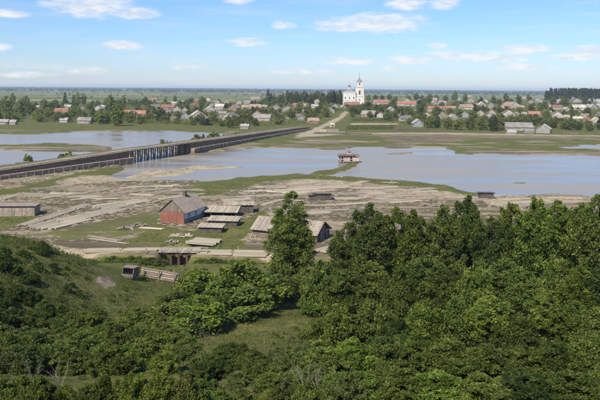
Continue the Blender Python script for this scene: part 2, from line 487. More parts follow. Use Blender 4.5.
class MB:
    def __init__(s):
        s.v, s.f = [], []
    def add(s, v, f):
        o = len(s.v)
        s.v += [tuple(p) for p in v]
        s.f += [tuple(i + o for i in q) for q in f]
        return s
    def box(s, x0, x1, y0, y1, z0, z1):
        return s.add([(x0, y0, z0), (x1, y0, z0), (x1, y1, z0), (x0, y1, z0), (x0, y0, z1), (x1, y0, z1), (x1, y1, z1), (x0, y1, z1)],
                     [(3, 2, 1, 0), (4, 5, 6, 7), (0, 1, 5, 4), (1, 2, 6, 5), (2, 3, 7, 6), (3, 0, 4, 7)])
    def beam(s, p, q, wd, ht=None):
        """square-section beam from p to q"""
        p, q = Vector(p), Vector(q); ht = ht or wd
        d = (q - p).normalized()
        a = d.cross(Vector((0, 0, 1)))
        a = a.normalized() if a.length > 1e-4 else Vector((1, 0, 0))
        c = a.cross(d).normalized()
        vs = [e + a * (i * wd / 2) + c * (j * ht / 2) for e in (p, q) for i, j in ((-1, -1), (1, -1), (1, 1), (-1, 1))]
        return s.add(vs, [(3, 2, 1, 0), (4, 5, 6, 7), (0, 1, 5, 4), (1, 2, 6, 5), (2, 3, 7, 6), (3, 0, 4, 7)])
    def tube(s, p, q, r0, r1=None, n=6):
        p, q = Vector(p), Vector(q); r1 = r0 if r1 is None else r1
        d = (q - p).normalized()
        a = d.orthogonal().normalized(); c = d.cross(a)
        vs = []
        for e, r in ((p, r0), (q, r1)):
            for k in range(n):
                an = 2 * math.pi * k / n
                vs.append(e + a * (math.cos(an) * r) + c * (math.sin(an) * r))
        fs = [(k, (k + 1) % n, n + (k + 1) % n, n + k) for k in range(n)]
        fs += [tuple(range(n - 1, -1, -1)), tuple(range(n, 2 * n))]
        return s.add(vs, fs)
    def lathe(s, prof, n=16, ang0=0.0):
        vs = [(r * math.cos(ang0 + 2 * math.pi * k / n), r * math.sin(ang0 + 2 * math.pi * k / n), z) for r, z in prof for k in range(n)]
        fs = [(j * n + k, j * n + (k + 1) % n, (j + 1) * n + (k + 1) % n, (j + 1) * n + k) for j in range(len(prof) - 1) for k in range(n)]
        fs += [tuple(range(n - 1, -1, -1)), tuple(range((len(prof) - 1) * n, len(prof) * n))]
        return s.add(vs, fs)
    def gable(s, L, W, h, rh):
        """solid with pentagon ends at x=+-L/2"""
        vs = []
        for x in (-L / 2, L / 2):
            vs += [(x, -W / 2, 0), (x, W / 2, 0), (x, W / 2, h), (x, 0, h + rh), (x, -W / 2, h)]
        return s.add(vs, [(0, 4, 3, 2, 1), (5, 6, 7, 8, 9), (0, 1, 6, 5), (1, 2, 7, 6), (2, 3, 8, 7), (3, 4, 9, 8), (4, 0, 5, 9)])
    def gable_roof(s, L, W, h, rh, ov=0.4, th=0.16):
        """two slabs meeting at the ridge"""
        sl = rh / (W / 2)
        for sg in (-1, 1):
            y1 = sg * (W / 2 + ov)
            zt, zb = h + rh + 0.05, h - sl * ov + 0.05
            x0, x1 = -L / 2 - ov, L / 2 + ov
            vs = [(x0, sg * 0.004, zt), (x1, sg * 0.004, zt), (x1, y1, zb), (x0, y1, zb), (x0, sg * 0.004, zt + th), (x1, sg * 0.004, zt + th), (x1, y1, zb + th), (x0, y1, zb + th)]
            s.add(vs, [(0, 1, 2, 3), (7, 6, 5, 4), (0, 4, 5, 1), (1, 5, 6, 2), (2, 6, 7, 3), (3, 7, 4, 0)])
        return s
    def mesh(s, name, m, smooth=False):
        me = bpy.data.meshes.new(name)
        me.from_pydata(s.v, [], s.f)
        if m: me.materials.append(MATS[m])
        if smooth: me.polygons.foreach_set('use_smooth', [True] * len(me.polygons))
        me.update()
        return me
    def build(s, name, m, parent=None, smooth=False):
        return link(name, s.mesh(name, m, smooth), parent)

ORD = 'first second third fourth fifth sixth seventh eighth ninth tenth eleventh twelfth thirteenth fourteenth fifteenth sixteenth seventeenth eighteenth nineteenth twentieth'.split()
TENS = ['', '', 'twenty', 'thirty', 'forty', 'fifty', 'sixty', 'seventy', 'eighty', 'ninety']
TENTH = ['', '', 'twentieth', 'thirtieth', 'fortieth', 'fiftieth', 'sixtieth', 'seventieth', 'eightieth', 'ninetieth']
def ordw(n):
    if n < 20: return ORD[n]
    n += 1
    return TENTH[n // 10] if n % 10 == 0 else TENS[n // 10] + '-' + ORD[n % 10 - 1]


# ------------------------------------------------------------------ ground sheet
rowsY = np.concatenate([[-900, -400, -150, -60, -25], np.arange(-10, 30, 2.0), np.arange(30, 160, 0.75), np.arange(160, 400, 1.3), np.arange(400, 640, 2.2),
                        np.arange(640, 1500, 7.0), np.geomspace(1500, 16500, 60)])
cs = np.concatenate([np.linspace(-1.6, -0.56, 14), np.linspace(-0.54, 0.54, 330), np.linspace(0.56, 1.6, 14)])
GY, CS = np.meshgrid(rowsY, cs, indexing='ij')
GX = CS * (np.abs(GY) + 12.0)
GZ, WD = hfull(GX, GY)
nr, nc = GX.shape
idx = np.arange(nr * nc).reshape(nr, nc)
quads = np.stack([idx[:-1, :-1], idx[:-1, 1:], idx[1:, 1:], idx[1:, :-1]], -1).reshape(-1, 4)
gme = np_mesh('ground', np.stack([GX, GY, GZ], -1).reshape(-1, 3), quads, 'ground_cover', smooth=True)

def cover(X, Y, wd):
    nz = fbm(X / 10, Y / 16, 41, 4)
    nz2 = fbm(X / 28, Y / 9, 47, 3)
    g = np.zeros(X.shape); s = np.zeros(X.shape)
    def m(pts, soft=3.0, amt=1.0, z=0.45, wob=6.0):
        return amt * ss(-soft, soft, sdist(poly(pts, z), X, Y) + wob * nz)
    # grown-over ground in the near flats
    for pts, amt in (
        ([(-60, 192), (0, 189), (20, 187), (60, 178), (105, 169), (130, 168), (128, 173), (95, 178), (70, 186), (30, 190), (0, 196), (-60, 200)], 0.95),
        ([(-60, 219), (0, 217), (35, 214), (45, 216), (25, 226), (0, 232), (-60, 240)], 1.0),
        ([(50, 233), (90, 223), (150, 213), (165, 211), (162, 222), (150, 233), (110, 243), (60, 241)], 0.6),
        ([(195, 183), (235, 177), (262, 174), (300, 174), (340, 177), (400, 178), (450, 185), (480, 193), (470, 197), (430, 190), (390, 185), (350, 182), (310, 180), (280, 181), (250, 187), (215, 196), (195, 197), (180, 190)], 1.0),
        ([(140, 233), (160, 226), (200, 232), (235, 225), (255, 212), (272, 211), (262, 222), (258, 245), (262, 251), (120, 249), (110, 243)], 1.0),
        ([(300, 172), (314, 171), (335, 167), (348, 163), (361, 162.6), (359, 166), (340, 171.5), (325, 176)], 1.0),
        ([(420, 187), (460, 194), (430, 195), (380, 193), (340, 188), (390, 188)], 0.6),
        ([(500, 184), (520, 180), (536, 182), (520, 185)], 0.9)):
        g = np.maximum(g, m(pts, 2.0, amt))
    g = np.maximum(g, 0.7 * ss(0.34, 0.55, nz2 + 0.3 * nz) * ss(150, 160, Y) * (1 - ss(330, 360, Y)))
    # everything before the log road is overgrown
    g = np.maximum(g, 1 - ss(131.8, 133.6, Y + 1.0 * nz))
    # far bank: grass by default, bare strips along the shore
    far = ss(-2, 2, sdist(np.array([at_z(a, b, 0.3) for a, b in [(-400, 147), (0, 147), (112, 147), (165, 145), (235, 145), (262, 147), (352, 147), (440, 147.5), (452, 153), (600, 154), (900, 158), (900, 110), (-400, 110)]]), X, Y))
    far = np.maximum(far, ss(420, 440, Y))
    g = np.maximum(g, far * (1 - 0.8 * ss(0.0, 0.30, nz2 + 0.5 * nz) * (1 - ss(470, 560, Y))))
    far_bare = [
        [(292, 142), (315, 138.5), (350, 139.5), (368, 142), (340, 144.5), (296, 145.5)],
        [(372, 134), (470, 134.5), (600, 137), (600, 139.5), (480, 138.5), (440, 141), (415, 146), (395, 147), (405, 141), (372, 138)],
        [(462, 149), (520, 150.5), (600, 151), (600, 155.5), (520, 155), (470, 153.5)],
        [(436, 152), (470, 150), (600, 152), (600, 154.5), (470, 154.5)],
        [(60, 131), (110, 129.8), (235, 131.5), (235, 132.2), (110, 131)]]
    for pts in far_bare:
        k = m(pts, 5.0, 0.7, 0.3, 22.0)
        g = g * (1 - k); s = np.maximum(s, 0.3 * k)
    # sand bars and beaches
    k = m([(100, 176), (122, 172), (150, 171), (165, 169.5), (190, 165.5), (215, 164), (254, 166.5), (225, 168.5), (205, 170), (190, 175), (150, 180), (110, 182)], 2.5, 0.8)
    g = g * (1 - k); s = np.maximum(s, k)
    for pts in ([(85, 177), (140, 174), (150, 180), (60, 186)], [(300, 178), (345, 181), (356, 186), (300, 190), (262, 187)], [(355, 188), (450, 192), (470, 199), (360, 196)], [(480, 198), (600, 197), (600, 203), (500, 206)]):
        k = m(pts, 4.0, 0.75, 0.4, 8.0)
        g = g * (1 - k); s = np.maximum(s, k)
    # village road up to the church and along the bank
    for pts in ([(296, 135), (318, 126.5), (338, 116.5), (345, 111), (349, 112), (342, 119), (326, 127), (318, 131), (345, 132.6), (345, 134.2), (296, 137.5)],
                [(345, 132.8), (440, 132.6), (600, 135.5), (600, 136.6), (440, 134), (345, 134.2)], [(352, 123.2), (398, 123.4), (398, 124.6), (350, 124.8)]):
        P = np.array([hit(a, b)[:2] for a, b in pts])
        k = 0.9 * ss(-3, 3, sdist(P, X, Y) + 3 * nz)
        g = g * (1 - k); s = np.maximum(s, k * 0.8)
    # log road and foot paths nearer the viewer
    for pts, a in (([(-60, 237), (0, 239), (50, 244), (85, 248.5), (150, 249.5), (200, 249.5), (275, 252.5), (275, 254.5), (200, 252.6), (120, 253), (70, 253.5), (40, 249), (0, 244), (-60, 243)], 0.55),
                   ([(97, 275), (108, 273.5), (123, 272), (123, 275), (117, 278), (116, 286), (107, 290), (97, 287), (94, 281)], 0.42)):
        P = np.array([(at_z(c, d, 0.5) if d < 262 else hit(c, d)[:2]) for c, d in pts])
        k = a * ss(-0.35, 0.35, sdist(P, X, Y) + 1.8 * nz)
        if a < 0.5:
            g = g * (1 - np.minimum(1, 2.2 * k)); s = np.maximum(s, 0.75 * k)
        else:
            g = g * (1 - k); s = np.maximum(s, k)
    # wet edge of the mud
    fl = np.clip(ss(1050, 1500, Y) + 0 * X, 0, 1)
    return np.stack([np.clip(g, 0, 1), np.clip(s, 0, 1), fl, np.ones(X.shape)], -1)

ca = gme.color_attributes.new('cover', 'FLOAT_COLOR', 'POINT')
ca.data.foreach_set('color', cover(GX.ravel(), GY.ravel(), WD.ravel()).astype(np.float32).ravel())
gro = link('ground', gme)
gro['kind'] = 'structure'
riv = MB().add([(-420, 166, 0), (420, 166, 0), (900, 680, 0), (-900, 680, 0)], [(0, 1, 2, 3)]).build('river', 'river_water')
riv['kind'] = 'structure'

# ------------------------------------------------------------------ far woods: masses that cannot be counted
def leaf_cloud(cent, rad, per, leaf, rng, squash=1.0):
    """kite-shaped leaves scattered round many clump centres -> verts, quads, tint"""
    n = len(cent); tot = n * per
    c = np.repeat(cent, per, 0)
    r = np.repeat(np.broadcast_to(rad, (n,)), per)
    d = rng.normal(size=(tot, 3)); d /= np.linalg.norm(d, axis=1)[:, None] + 1e-9
    p = c + d * (r * rng.random(tot) ** 0.55)[:, None] * np.array([1, 1, squash])
    a = rng.normal(size=(tot, 3)) + d * 0.5; a[:, 2] -= 0.15
    a /= np.linalg.norm(a, axis=1)[:, None]
    nn = rng.normal(size=(tot, 3)) + np.array([0, 0, 0.9])
    bb = np.cross(a, nn); bb /= np.linalg.norm(bb, axis=1)[:, None] + 1e-9
    s = leaf * (0.6 + 0.8 * rng.random(tot))
    a = a * s[:, None]; bb = bb * (s * 0.62)[:, None]
    V = np.stack([p - a, p + bb * 0.9 - a * 0.1, p + a, p - bb * 0.9 - a * 0.1], 1).reshape(-1, 3)
    Q = np.arange(tot * 4).reshape(-1, 4)
    t = np.repeat(rng.random(n) ** 1.3, per) * 0.65 + rng.random(tot) * 0.35
    return V, Q, t

def far_wood(name, label, bands, seed, m='needle', thr=-0.12, spread=4.0):
    rng = np.random.default_rng(seed)
    Vs, Qs, Ts, o = [], [], [], 0
    for (x0, x1, y0, y1, n, h, leaf) in bands:
        X = rng.uniform(x0, x1, n); Y = rng.uniform(y0, y1, n)
        keep = fbm(X / (Y * 0.16), np.log(Y) * 26, seed) > thr
        X, Y = X[keep], Y[keep]
        Z = hbase(X, Y)
        hh = h * rng.uniform(0.65, 1.1, len(X))
        for f, rr in ((0.15, 0.42), (0.45, 0.36), (0.75, 0.25), (0.95, 0.12)):
            V, Q, T = leaf_cloud(np.stack([X, Y, Z + hh * f], -1), hh * rr * spread, 6, leaf, rng, 0.8 / spread)
            Vs.append(V); Qs.append(Q + o); Ts.append(T); o += len(V)
    ob = link(name, np_mesh(name, np.concatenate(Vs), np.concatenate(Qs), m, np.concatenate(Ts)))
    tag(ob, label, 'forest', kind='stuff')
    return ob

far_wood('distant_forest', 'blue-green belt of forest along the far horizon', [(-9000, 9000, 9500, 15000, 9000, 21, 8.0), (-6500, 6500, 6500, 8500, 3000, 17, 6.0), (-5000, 3000, 4600, 5400, 1500, 15, 4.5)], 3)
far_wood('field_copses', 'scattered copses and hedges on the plain behind the village', [(-1300, 1300, 1500, 2300, 500, 7, 1.6), (-1800, 1800, 2400, 4200, 2600, 9, 2.6), (250, 900, 1500, 1900, 200, 9, 2.0)], 8, 'leaf_far', 0.30, 1.6)

def cone_tree_parts(rng, h, r, n, per, leaf):
    f = rng.random(n) ** 0.8
    ang = rng.random(n) * 2 * math.pi
    rr = r * (1 - f) ** 0.8 * np.sqrt(rng.random(n))
    c = np.stack([rr * np.cos(ang), rr * np.sin(ang), h * (0.14 + 0.84 * f)], -1)
    return leaf_cloud(c, r * (0.10 + 0.28 * (1 - f)), per, leaf, rng, 0.7)

# dense pine wood on the right skyline
rng = np.random.default_rng(5)
Vs, Qs, Ts, o = [], [], [], 0
for k in range(330):
    px = rng.uniform(546, 640); d = rng.uniform(1420, 1760)
    x = ray(px, 90)[0] * d; h = rng.uniform(24, 29) * (0.8 if px < 550 else 1)
    V, Q, T = cone_tree_parts(rng, h, 4.2, 26, 12, 1.3)
    V = V + np.array([x, d, float(hbase(np.array([x]), np.array([d]))[0])])
    Vs.append(V); Qs.append(Q + o); Ts.append(T); o += len(V)
tag(link('pine_wood', np_mesh('pine_wood', np.concatenate(Vs), np.concatenate(Qs), 'needle', np.concatenate(Ts))), 'dark dense pine wood on the skyline at the right', 'forest', kind='stuff')


# ------------------------------------------------------------------ houses
fr = MB()
for a in ((-0.55, -0.43, 0, 1.3), (0.43, 0.55, 0, 1.3), (-0.43, 0.43, 0, 0.12), (-0.43, 0.43, 1.18, 1.3), (-0.04, 0.04, 0.12, 1.18)):
    fr.box(a[0], a[1], -0.10, 0.02, a[2], a[3])
WIN_FRAME = fr.mesh('window', 'frame_white')
WIN_PANE = MB().box(-0.43, 0.43, -0.035, 0.015, 0.12, 1.18).mesh('pane', 'glass_dark')
DOOR = MB().box(-0.5, 0.5, -0.07, 0.02, 0, 2.05).mesh('door', 'door_brown')
CHIM = MB().box(-0.35, 0.35, -0.35, 0.35, -0.8, 1.0).box(-0.42, 0.42, -0.42, 0.42, 1.0, 1.15).mesh('chimney', 'brick_wall')

def window(par, x, y, z, rz=0.0, s=1.0, panes=True):
    o = link('window', WIN_FRAME, par)
    o.location = (x, y, z); o.rotation_euler = (0, 0, rz); o.scale = (s, 1, s)
    if panes:
        link('pane', WIN_PANE, o)
    return o

HOUSES = []      # dicts: px rect, position, roof adjective
def village_house(px, py, wpx, kind, roof, wall, storeys=1, hk=1.0, name='house', rz=None, windows=True, chimney=True):
    x, y, z = hit(px, py)
    wm = wpx * y / F
    if kind == 'e':
        L, W = wm, min(8.5, max(4.0, wm * 0.62)); rot = random.uniform(-0.22, 0.22)
    else:
        W, L = wm, wm * random.uniform(1.15, 1.5); rot = math.pi / 2 + random.uniform(-0.32, 0.32)
    if rz is not None: rot = rz
    h = min(3.1, 1.5 + 0.2 * W) * hk + 2.8 * (storeys - 1)
    rh = W * random.uniform(0.34, 0.42) * (0.85 if W > 11 else 1)
    yy = y + (W if kind == 'e' else L) / 2
    zz = min(gz(x + a, yy + c) for a in (-L / 3, L / 3) for c in (-L / 3, L / 3))
    e = thing(name, None, None, (x * yy / y, yy, zz - 0.05), rot)
    MB().gable(L, W, h, rh).build('wall', wall, e)
    r = MB().gable_roof(L, W, h, rh, 0.45, 0.2).build('roof', roof, e)
    if chimney:
        c = link('chimney', CHIM, r); c.location = (random.uniform(-0.2, 0.2) * L, 0.3, h + rh + 0.1)
    if windows:
        n = max(1, min(5, int(L / 3.2)))
        for fl in range(storeys):
            for k in range(n):
                window(e, (k + 0.5) / n * L - L / 2, -W / 2 - 0.005, 1.0 + fl * 2.8)
            if W > 3.4:
                for k in (-1, 1):
                    window(e, -L / 2 - 0.005, k * W * 0.22, 1.0 + fl * 2.8, -math.pi / 2)
                    window(e, L / 2 + 0.005, k * W * 0.22, 1.0 + fl * 2.8, math.pi / 2)
        if W > 6 and kind == 'g':
            window(e, -L / 2 - 0.005, 0, h + rh * 0.25, -math.pi / 2, 0.8)
        if L > 7:
            d = link('door', DOOR, e); d.location = (L / 2 - 0.9, -W / 2 - 0.01, 0.05)
    HOUSES.append(dict(o=e, px=px, py=py, w=wpx, h=(h + rh) / y * F, roof=roof, wall=wall, x=e.location.x, y=yy, L=L, W=W, H=h, RH=rh, kind=kind, big=wm))
    return e

ROOFADJ = {'roof_red': 'red', 'roof_rust': 'rusty brown', 'roof_pink': 'faded pink', 'roof_grey': 'grey', 'roof_dark': 'dark', 'roof_pale': 'pale', 'roof_straw': 'yellowish', 'roof_blue': 'blue-grey'}
WALLADJ = {'white_wall': 'white-walled', 'brown_wall': 'brown timber', 'grey_wall': 'grey timber', 'pink_wall': 'pinkish', 'brick_wall': 'reddish brick', 'blue_wall': 'bluish'}
R = {'r': 'roof_red', 'u': 'roof_rust', 'p': 'roof_pink', 'g': 'roof_grey', 'd': 'roof_dark', 'l': 'roof_pale', 's': 'roof_straw', 'b': 'roof_blue'}
WL = {'w': 'white_wall', 'n': 'brown_wall', 'g': 'grey_wall', 'p': 'pink_wall', 'r': 'brick_wall', 'b': 'blue_wall'}
for line in '''4 124.6 10 e g g|13 124.6 8 e l g|64.5 122.4 8 e l w|85 123.6 13 e g g|62 114.5 13 e u g|68 108.5 7 e l w|37 108.5 5 e l w|82 111 6 g g w|99 111 7 g l w|103 108.5 6 e l w
168 109.5 13 e u r|177 112 8 g p w|174 104.5 5 e l w|185 119 8 g b b|198 120 17 g l w|173 121.5 6 g p n|196 105.5 9 g r r|185 112.5 6 g l w|203 111.5 4 g l w|210 112 8 g l w|220 108.5 9 e l w|217 103.5 5 g l w|222 119 5 g l g
231 120 13 g g w|262 121 18 e g p|245 129 8 e l g|247 103.8 6 e l w|246 109 8 e p g|255 109.5 11 e p w|264 108.5 7 e l w|239 104 5 g l w|276 111 10 g l g|287.5 112 11 g l g|298 107.5 9 e r r|288 121 4 g l w|298 119 9 e d n
305 107.5 8 e p n|319 103.5 9 e g w|315 108 7 e l w|330 113 7 g g g|335 109 7 g l w|343 109.5 5 g l w|302 121 7 g g g|313 123.5 11 e p n|297 102 5 e l w
380.5 117.5 6 g p w|381 104.5 15 e r w|406.5 106 18 e r w|420 99.5 9 e p w|391 112 6 g b w|405 121.5 11 e d w|417.5 127 10 g l b|435 111.5 14 e r w|447 110 7 e r w|442 105 8 e g w|443 119.5 10 g l n
452 110 7 e p n|466 109.5 13 e p w|471 102.5 6 g l g|453 120 7 g l w|465 117.5 6 g b b|481.5 107 7 g s g|480.5 116 7 g s p|491.5 108.5 7 g l g|474 106 5 e p g
501.5 101.5 5 g p r|511 108.5 13 g p w|508 116.5 12 g r w|521 109 6 e p w|503 108.5 4 g l w|517 116 4 g l w|524 116 5 e l w|531 109.5 8 e l w|534.5 117 12 e r w|549 107.5 4 g l w|557 109.5 9 e u w|557 118.5 12 g p w|567 119 6 e l w|566 111.5 5 g l w
592 101.5 6 g l w|598.5 102.5 6 g l w|591 110 8 g l g|600 108.5 6 g l w|577 121 8 e l w|586 122.5 9 g s r|596 124.5 9 g s w|578.5 110 12 e l w|610 115 12 g p w|-8 112 10 e g w'''.replace('\n', '|').split('|'):
    q = line.split()
    village_house(float(q[0]), float(q[1]), float(q[2]), q[3], R[q[4]], WL[q[5]])
rr = random.Random(19)
def taken(px, py, wp):
    return any(abs(px - h['px']) < (wp + h['w']) * 0.5 + 0.5 and abs(py - h['py']) < 3.2 for h in HOUSES)
extra = 0
while extra < 44:
    px = rr.choice((rr.uniform(205, 340), rr.uniform(365, 605), rr.uniform(440, 605), rr.uniform(140, 240)))
    py = rr.uniform(98.5, 119.5); wp = rr.uniform(4.5, 9)
    if taken(px, py, wp) or (334 < px < 372) or (310 < px < 400 and py > 109) or (120 < px < 150): continue
    village_house(px, py, wp, rr.choice('egg'), R[rr.choice('llggpprud')], WL[rr.choice('wwggnp')])
    extra += 1
# the long red-roofed house with its grey middle gable
e = village_house(134, 117.2, 25, 'e', 'roof_red', 'white_wall', rz=0.03, hk=1.15)
h = HOUSES[-1]
dg = MB().gable(6, 7.5, 3.6, 2.6)
dg.v = [(-b + 1.0, a - h['W'] / 2 + 0.6, c) for a, b, c in dg.v]
dw = dg.build('front_gable', 'grey_wall', e)
dr = MB().gable_roof(6, 7.5, 3.6, 2.6, 0.3, 0.2); dr.v = [(-b + 1.0, a - h['W'] / 2 + 0.6, c) for a, b, c in dr.v]
dr.build('gable_roof', 'roof_grey', dw)
# two-storey villa on the right
village_house(574, 101.5, 12, 'e', 'roof_pink', 'white_wall', storeys=2, rz=0.12, name='villa')
VIL = HOUSES[-1]
# barns and sheds along the bank
village_house(369, 117.2, 14, 'e', 'roof_grey', 'brick_wall', rz=-0.45, name='barn')
BARN_R = HOUSES[-1]
village_house(544, 133.2, 13, 'g', 'roof_pale', 'grey_wall', rz=1.15, name='barn', windows=False, chimney=False)
BARN_G = HOUSES[-1]
village_house(518, 130.6, 27, 'e', 'roof_grey', 'grey_wall', rz=-0.04, name='barn', windows=False, chimney=False, hk=0.9)
BARN_L = HOUSES[-1]
village_house(511, 134, 8, 'e', 'roof_pale', 'white_wall', rz=0.1, name='shed', windows=False, chimney=False, hk=0.6)
SH1 = HOUSES[-1]
village_house(529, 133, 9, 'e', 'roof_grey', 'white_wall', rz=-0.1, name='shed', windows=False, chimney=False, hk=0.55)
SH2 = HOUSES[-1]
special = {id(VIL): ('two-storey white villa with pink hipped-looking roof below the pine wood', 'house', 'the white villa'),
           id(BARN_R): ('red barn with grey roof just below and right of the white church', 'barn', 'the red barn below the church'),
           id(BARN_G): ('weathered grey gabled barn standing alone on the right bank meadow', 'barn', 'the grey barn on the right bank'),
           id(BARN_L): ('long low grey timber shed on the right bank beside the gabled barn', 'barn', 'the long grey shed on the right bank'),
           id(SH1): ('low white lean-to at the left end of the long grey shed', 'shed', 'the white lean-to'),
           id(SH2): ('low white outbuilding between the long grey shed and gabled barn', 'shed', 'the white outbuilding')}
special[id(VIL)] = ('two-storey white villa with faded pink roof below the pine wood', 'house', 'the white villa')
for h in HOUSES:
    h['sx'] = proj(h['x'], h['y'], 5)[0]
for rf in set(h['roof'] for h in HOUSES):
    grp = sorted([h for h in HOUSES if h['roof'] == rf and id(h) not in special], key=lambda q: q['sx'])
    for i, h in enumerate(grp):
        adj = ROOFADJ[rf]
        size = 'small' if h['big'] < 7 else ('large' if h['big'] > 12 else 'mid-sized')
        h['short'] = f"the {ordw(i)} {adj}-roofed village house from left"
        if h['px'] == 134:
            tag(h['o'], 'long red-roofed white house with grey front gable on the left bank', 'house', 'houses of the riverside village')
            h['short'] = 'the long red-roofed house'
        else:
            tag(h['o'], f"{size} {WALLADJ[h['wall']]} house, {ordw(i)} from left of the {adj}-roofed village houses", 'house', 'houses of the riverside village')
for h in HOUSES:
    if id(h) in special:
        lab, cat, sh = special[id(h)]
        tag(h['o'], lab, cat); h['short'] = sh

# ------------------------------------------------------------------ church
def arch(mb, x, y, z, wd, ht, dp=0.25, n=7):
    """arched slab facing -y"""
    pts = [(-wd / 2, 0), (wd / 2, 0)] + [(wd / 2 * math.cos(a), ht - wd / 2 + wd / 2 * math.sin(a)) for a in np.linspace(0, math.pi, n)]
    vs = [(x + p, y, z + q) for p, q in pts] + [(x + p, y + dp, z + q) for p, q in pts]
    k = len(pts)
    return mb.add(vs, [tuple(range(k)), tuple(range(2 * k - 1, k - 1, -1))] + [(i, k + i, k + (i + 1) % k, (i + 1) % k) for i in range(k)])
ARCH = arch(MB(), 0, 0, 0, 1.0, 2.3).mesh('arched_window', 'glass_dark')
ARCH_T = arch(MB(), 0, 0, 0, 2.0, 5.2).mesh('bell_opening', 'glass_dark')
ROUND = MB().lathe([(0.6, -0.05), (0.6, 0.1)], 12).mesh('round_window', 'glass_dark')
cx, cy, cz = hit(352.5, 107)
K = cy / F                                                            # metres per photo pixel there
ch = thing('church', 'white church with tall tiered bell tower and spire on the village hill', 'church', (cx, cy + 6, cz - 0.3), 0.0)
bx0, bx1 = -9.2 * K, 3.2 * K
nave = MB().box(bx0, bx1, -6, 8, 0, 14.8 * K).box(bx0 - 0.3, bx1 + 0.3, -6.3, 8.3, 14.8 * K, 15.4 * K).box(bx0 - 0.25, bx1 + 0.25, -6.25, 8.25, 7.2 * K, 7.7 * K).build('nave', 'church_white', ch)
for i in range(3):
    for (z, s) in ((3.0, 1.0), (10.4, 1.1)):
        a = link('arched_window', ARCH, nave); a.location = (bx0 + (i + 0.5) / 3 * (bx1 - bx0), -6.06, z); a.scale = (s, 1, s)
for z in (3.0, 10.4):
    for yy in (-2.5, 4.5):
        a = link('arched_window', ARCH, nave); a.location = (bx0 - 0.06, yy, z); a.rotation_euler = (0, 0, -math.pi / 2)
mx = (bx0 + bx1) / 2
hip = MB().add([(bx0 - 0.4, -6.4, 15.4 * K), (bx1 + 0.4, -6.4, 15.4 * K), (bx1 + 0.4, 8.4, 15.4 * K), (bx0 - 0.4, 8.4, 15.4 * K), (mx - 1.2, -0.2, 18.2 * K), (mx + 1.2, -0.2, 18.2 * K), (mx + 1.2, 2.2, 18.2 * K), (mx - 1.2, 2.2, 18.2 * K)],
               [(3, 2, 1, 0), (0, 1, 5, 4), (1, 2, 6, 5), (2, 3, 7, 6), (3, 0, 4, 7), (4, 5, 6, 7)]).build('nave_roof', 'cupola_metal', ch)
d = MB().lathe([(1.5, 17.6 * K), (1.5, 20 * K), (1.8, 20.1 * K), (1.8, 20.4 * K)], 12).build('drum', 'church_white', ch); d.location = (mx, 1, 0)
c = MB().lathe([(1.5, 20.4 * K), (2.0, 21.0 * K), (1.9, 21.6 * K), (1.0, 22.3 * K), (0.25, 22.9 * K), (0.12, 23.8 * K)], 14).build('cupola', 'cupola_metal', ch, True); c.location = (mx, 1, 0)
x = MB().box(-0.1, 0.1, -0.1, 0.1, 23.6 * K, 25.6 * K).box(-0.6, 0.6, -0.08, 0.08, 24.6 * K, 24.8 * K).build('cross', 'cupola_metal', c)
# refectory between nave and tower, then the tower in four tiers
tx = 7.2 * K
MB().box(bx1, tx - 3 * K, -4, 6, 0, 11 * K).box(bx1, tx - 3 * K, -4.3, 6.3, 11 * K, 11.5 * K).build('refectory', 'church_white', ch)
tw = None
tiers = [(4.3, 0, 11.0), (3.9, 11.5, 20.0), (2.9, 20.8, 25.0)]
for i, (hw, z0, z1) in enumerate(tiers):
    a = hw * K
    m_ = MB().box(tx - a, tx + a, -a + 1, a + 1, z0 * K, z1 * K)
    m_.box(tx - a - 0.35, tx + a + 0.35, -a + 0.65, a + 1.35, z1 * K, (z1 + 0.5) * K)
    for sx in (-1, 1):                                                # corner pilasters
        m_.box(tx + sx * a - 0.35, tx + sx * a + 0.35, -a + 0.75, -a + 1.5, z0 * K, z1 * K - 0.02)
    o = m_.build('tower_tier', 'church_white', ch)
    if i == 0:
        for z in (2.5, 8.0):
            q = link('arched_window', ARCH, o); q.location = (tx, -a + 0.94, z)
    else:
        sc = 1.0 if i == 1 else 0.62
        for k in range(4):
            an = k * math.pi / 2
            q = link('bell_opening', ARCH_T, o)
            q.location = (tx + math.sin(an) * (a + 0.06), 1 - math.cos(an) * (a + 0.06), (z0 + 1.3) * K); q.rotation_euler = (0, 0, an); q.scale = (sc, 1, sc)
sp_ = MB().lathe([(3.2 * K, 25.5 * K), (2.7 * K, 26.6 * K), (1.6 * K, 27.6 * K), (0.75 * K, 28.3 * K), (0.28 * K, 30.5 * K), (0.06 * K, 33.0 * K)], 8, math.pi / 8).build('spire', 'cupola_metal', ch)
sp_.location = (tx, 1, 0)
MB().box(-0.1, 0.1, -0.1, 0.1, 32.8 * K, 35 * K).box(-0.6, 0.6, -0.08, 0.08, 34.0 * K, 34.2 * K).build('cross', 'cupola_metal', sp_)
village_house(352, 108, 15, 'e', 'roof_rust', 'brick_wall', rz=0.0, name='church_annex', hk=1.3)
AN = HOUSES[-1]; AN['short'] = 'the red annex of the church'; AN['sx'] = 352
tag(AN['o'], 'dark red brick building directly in front of the white church', 'building')
HOUSES.append(dict(px=352, py=107, w=22, h=30, x=cx, y=cy + 6, sx=352, short='the white church'))

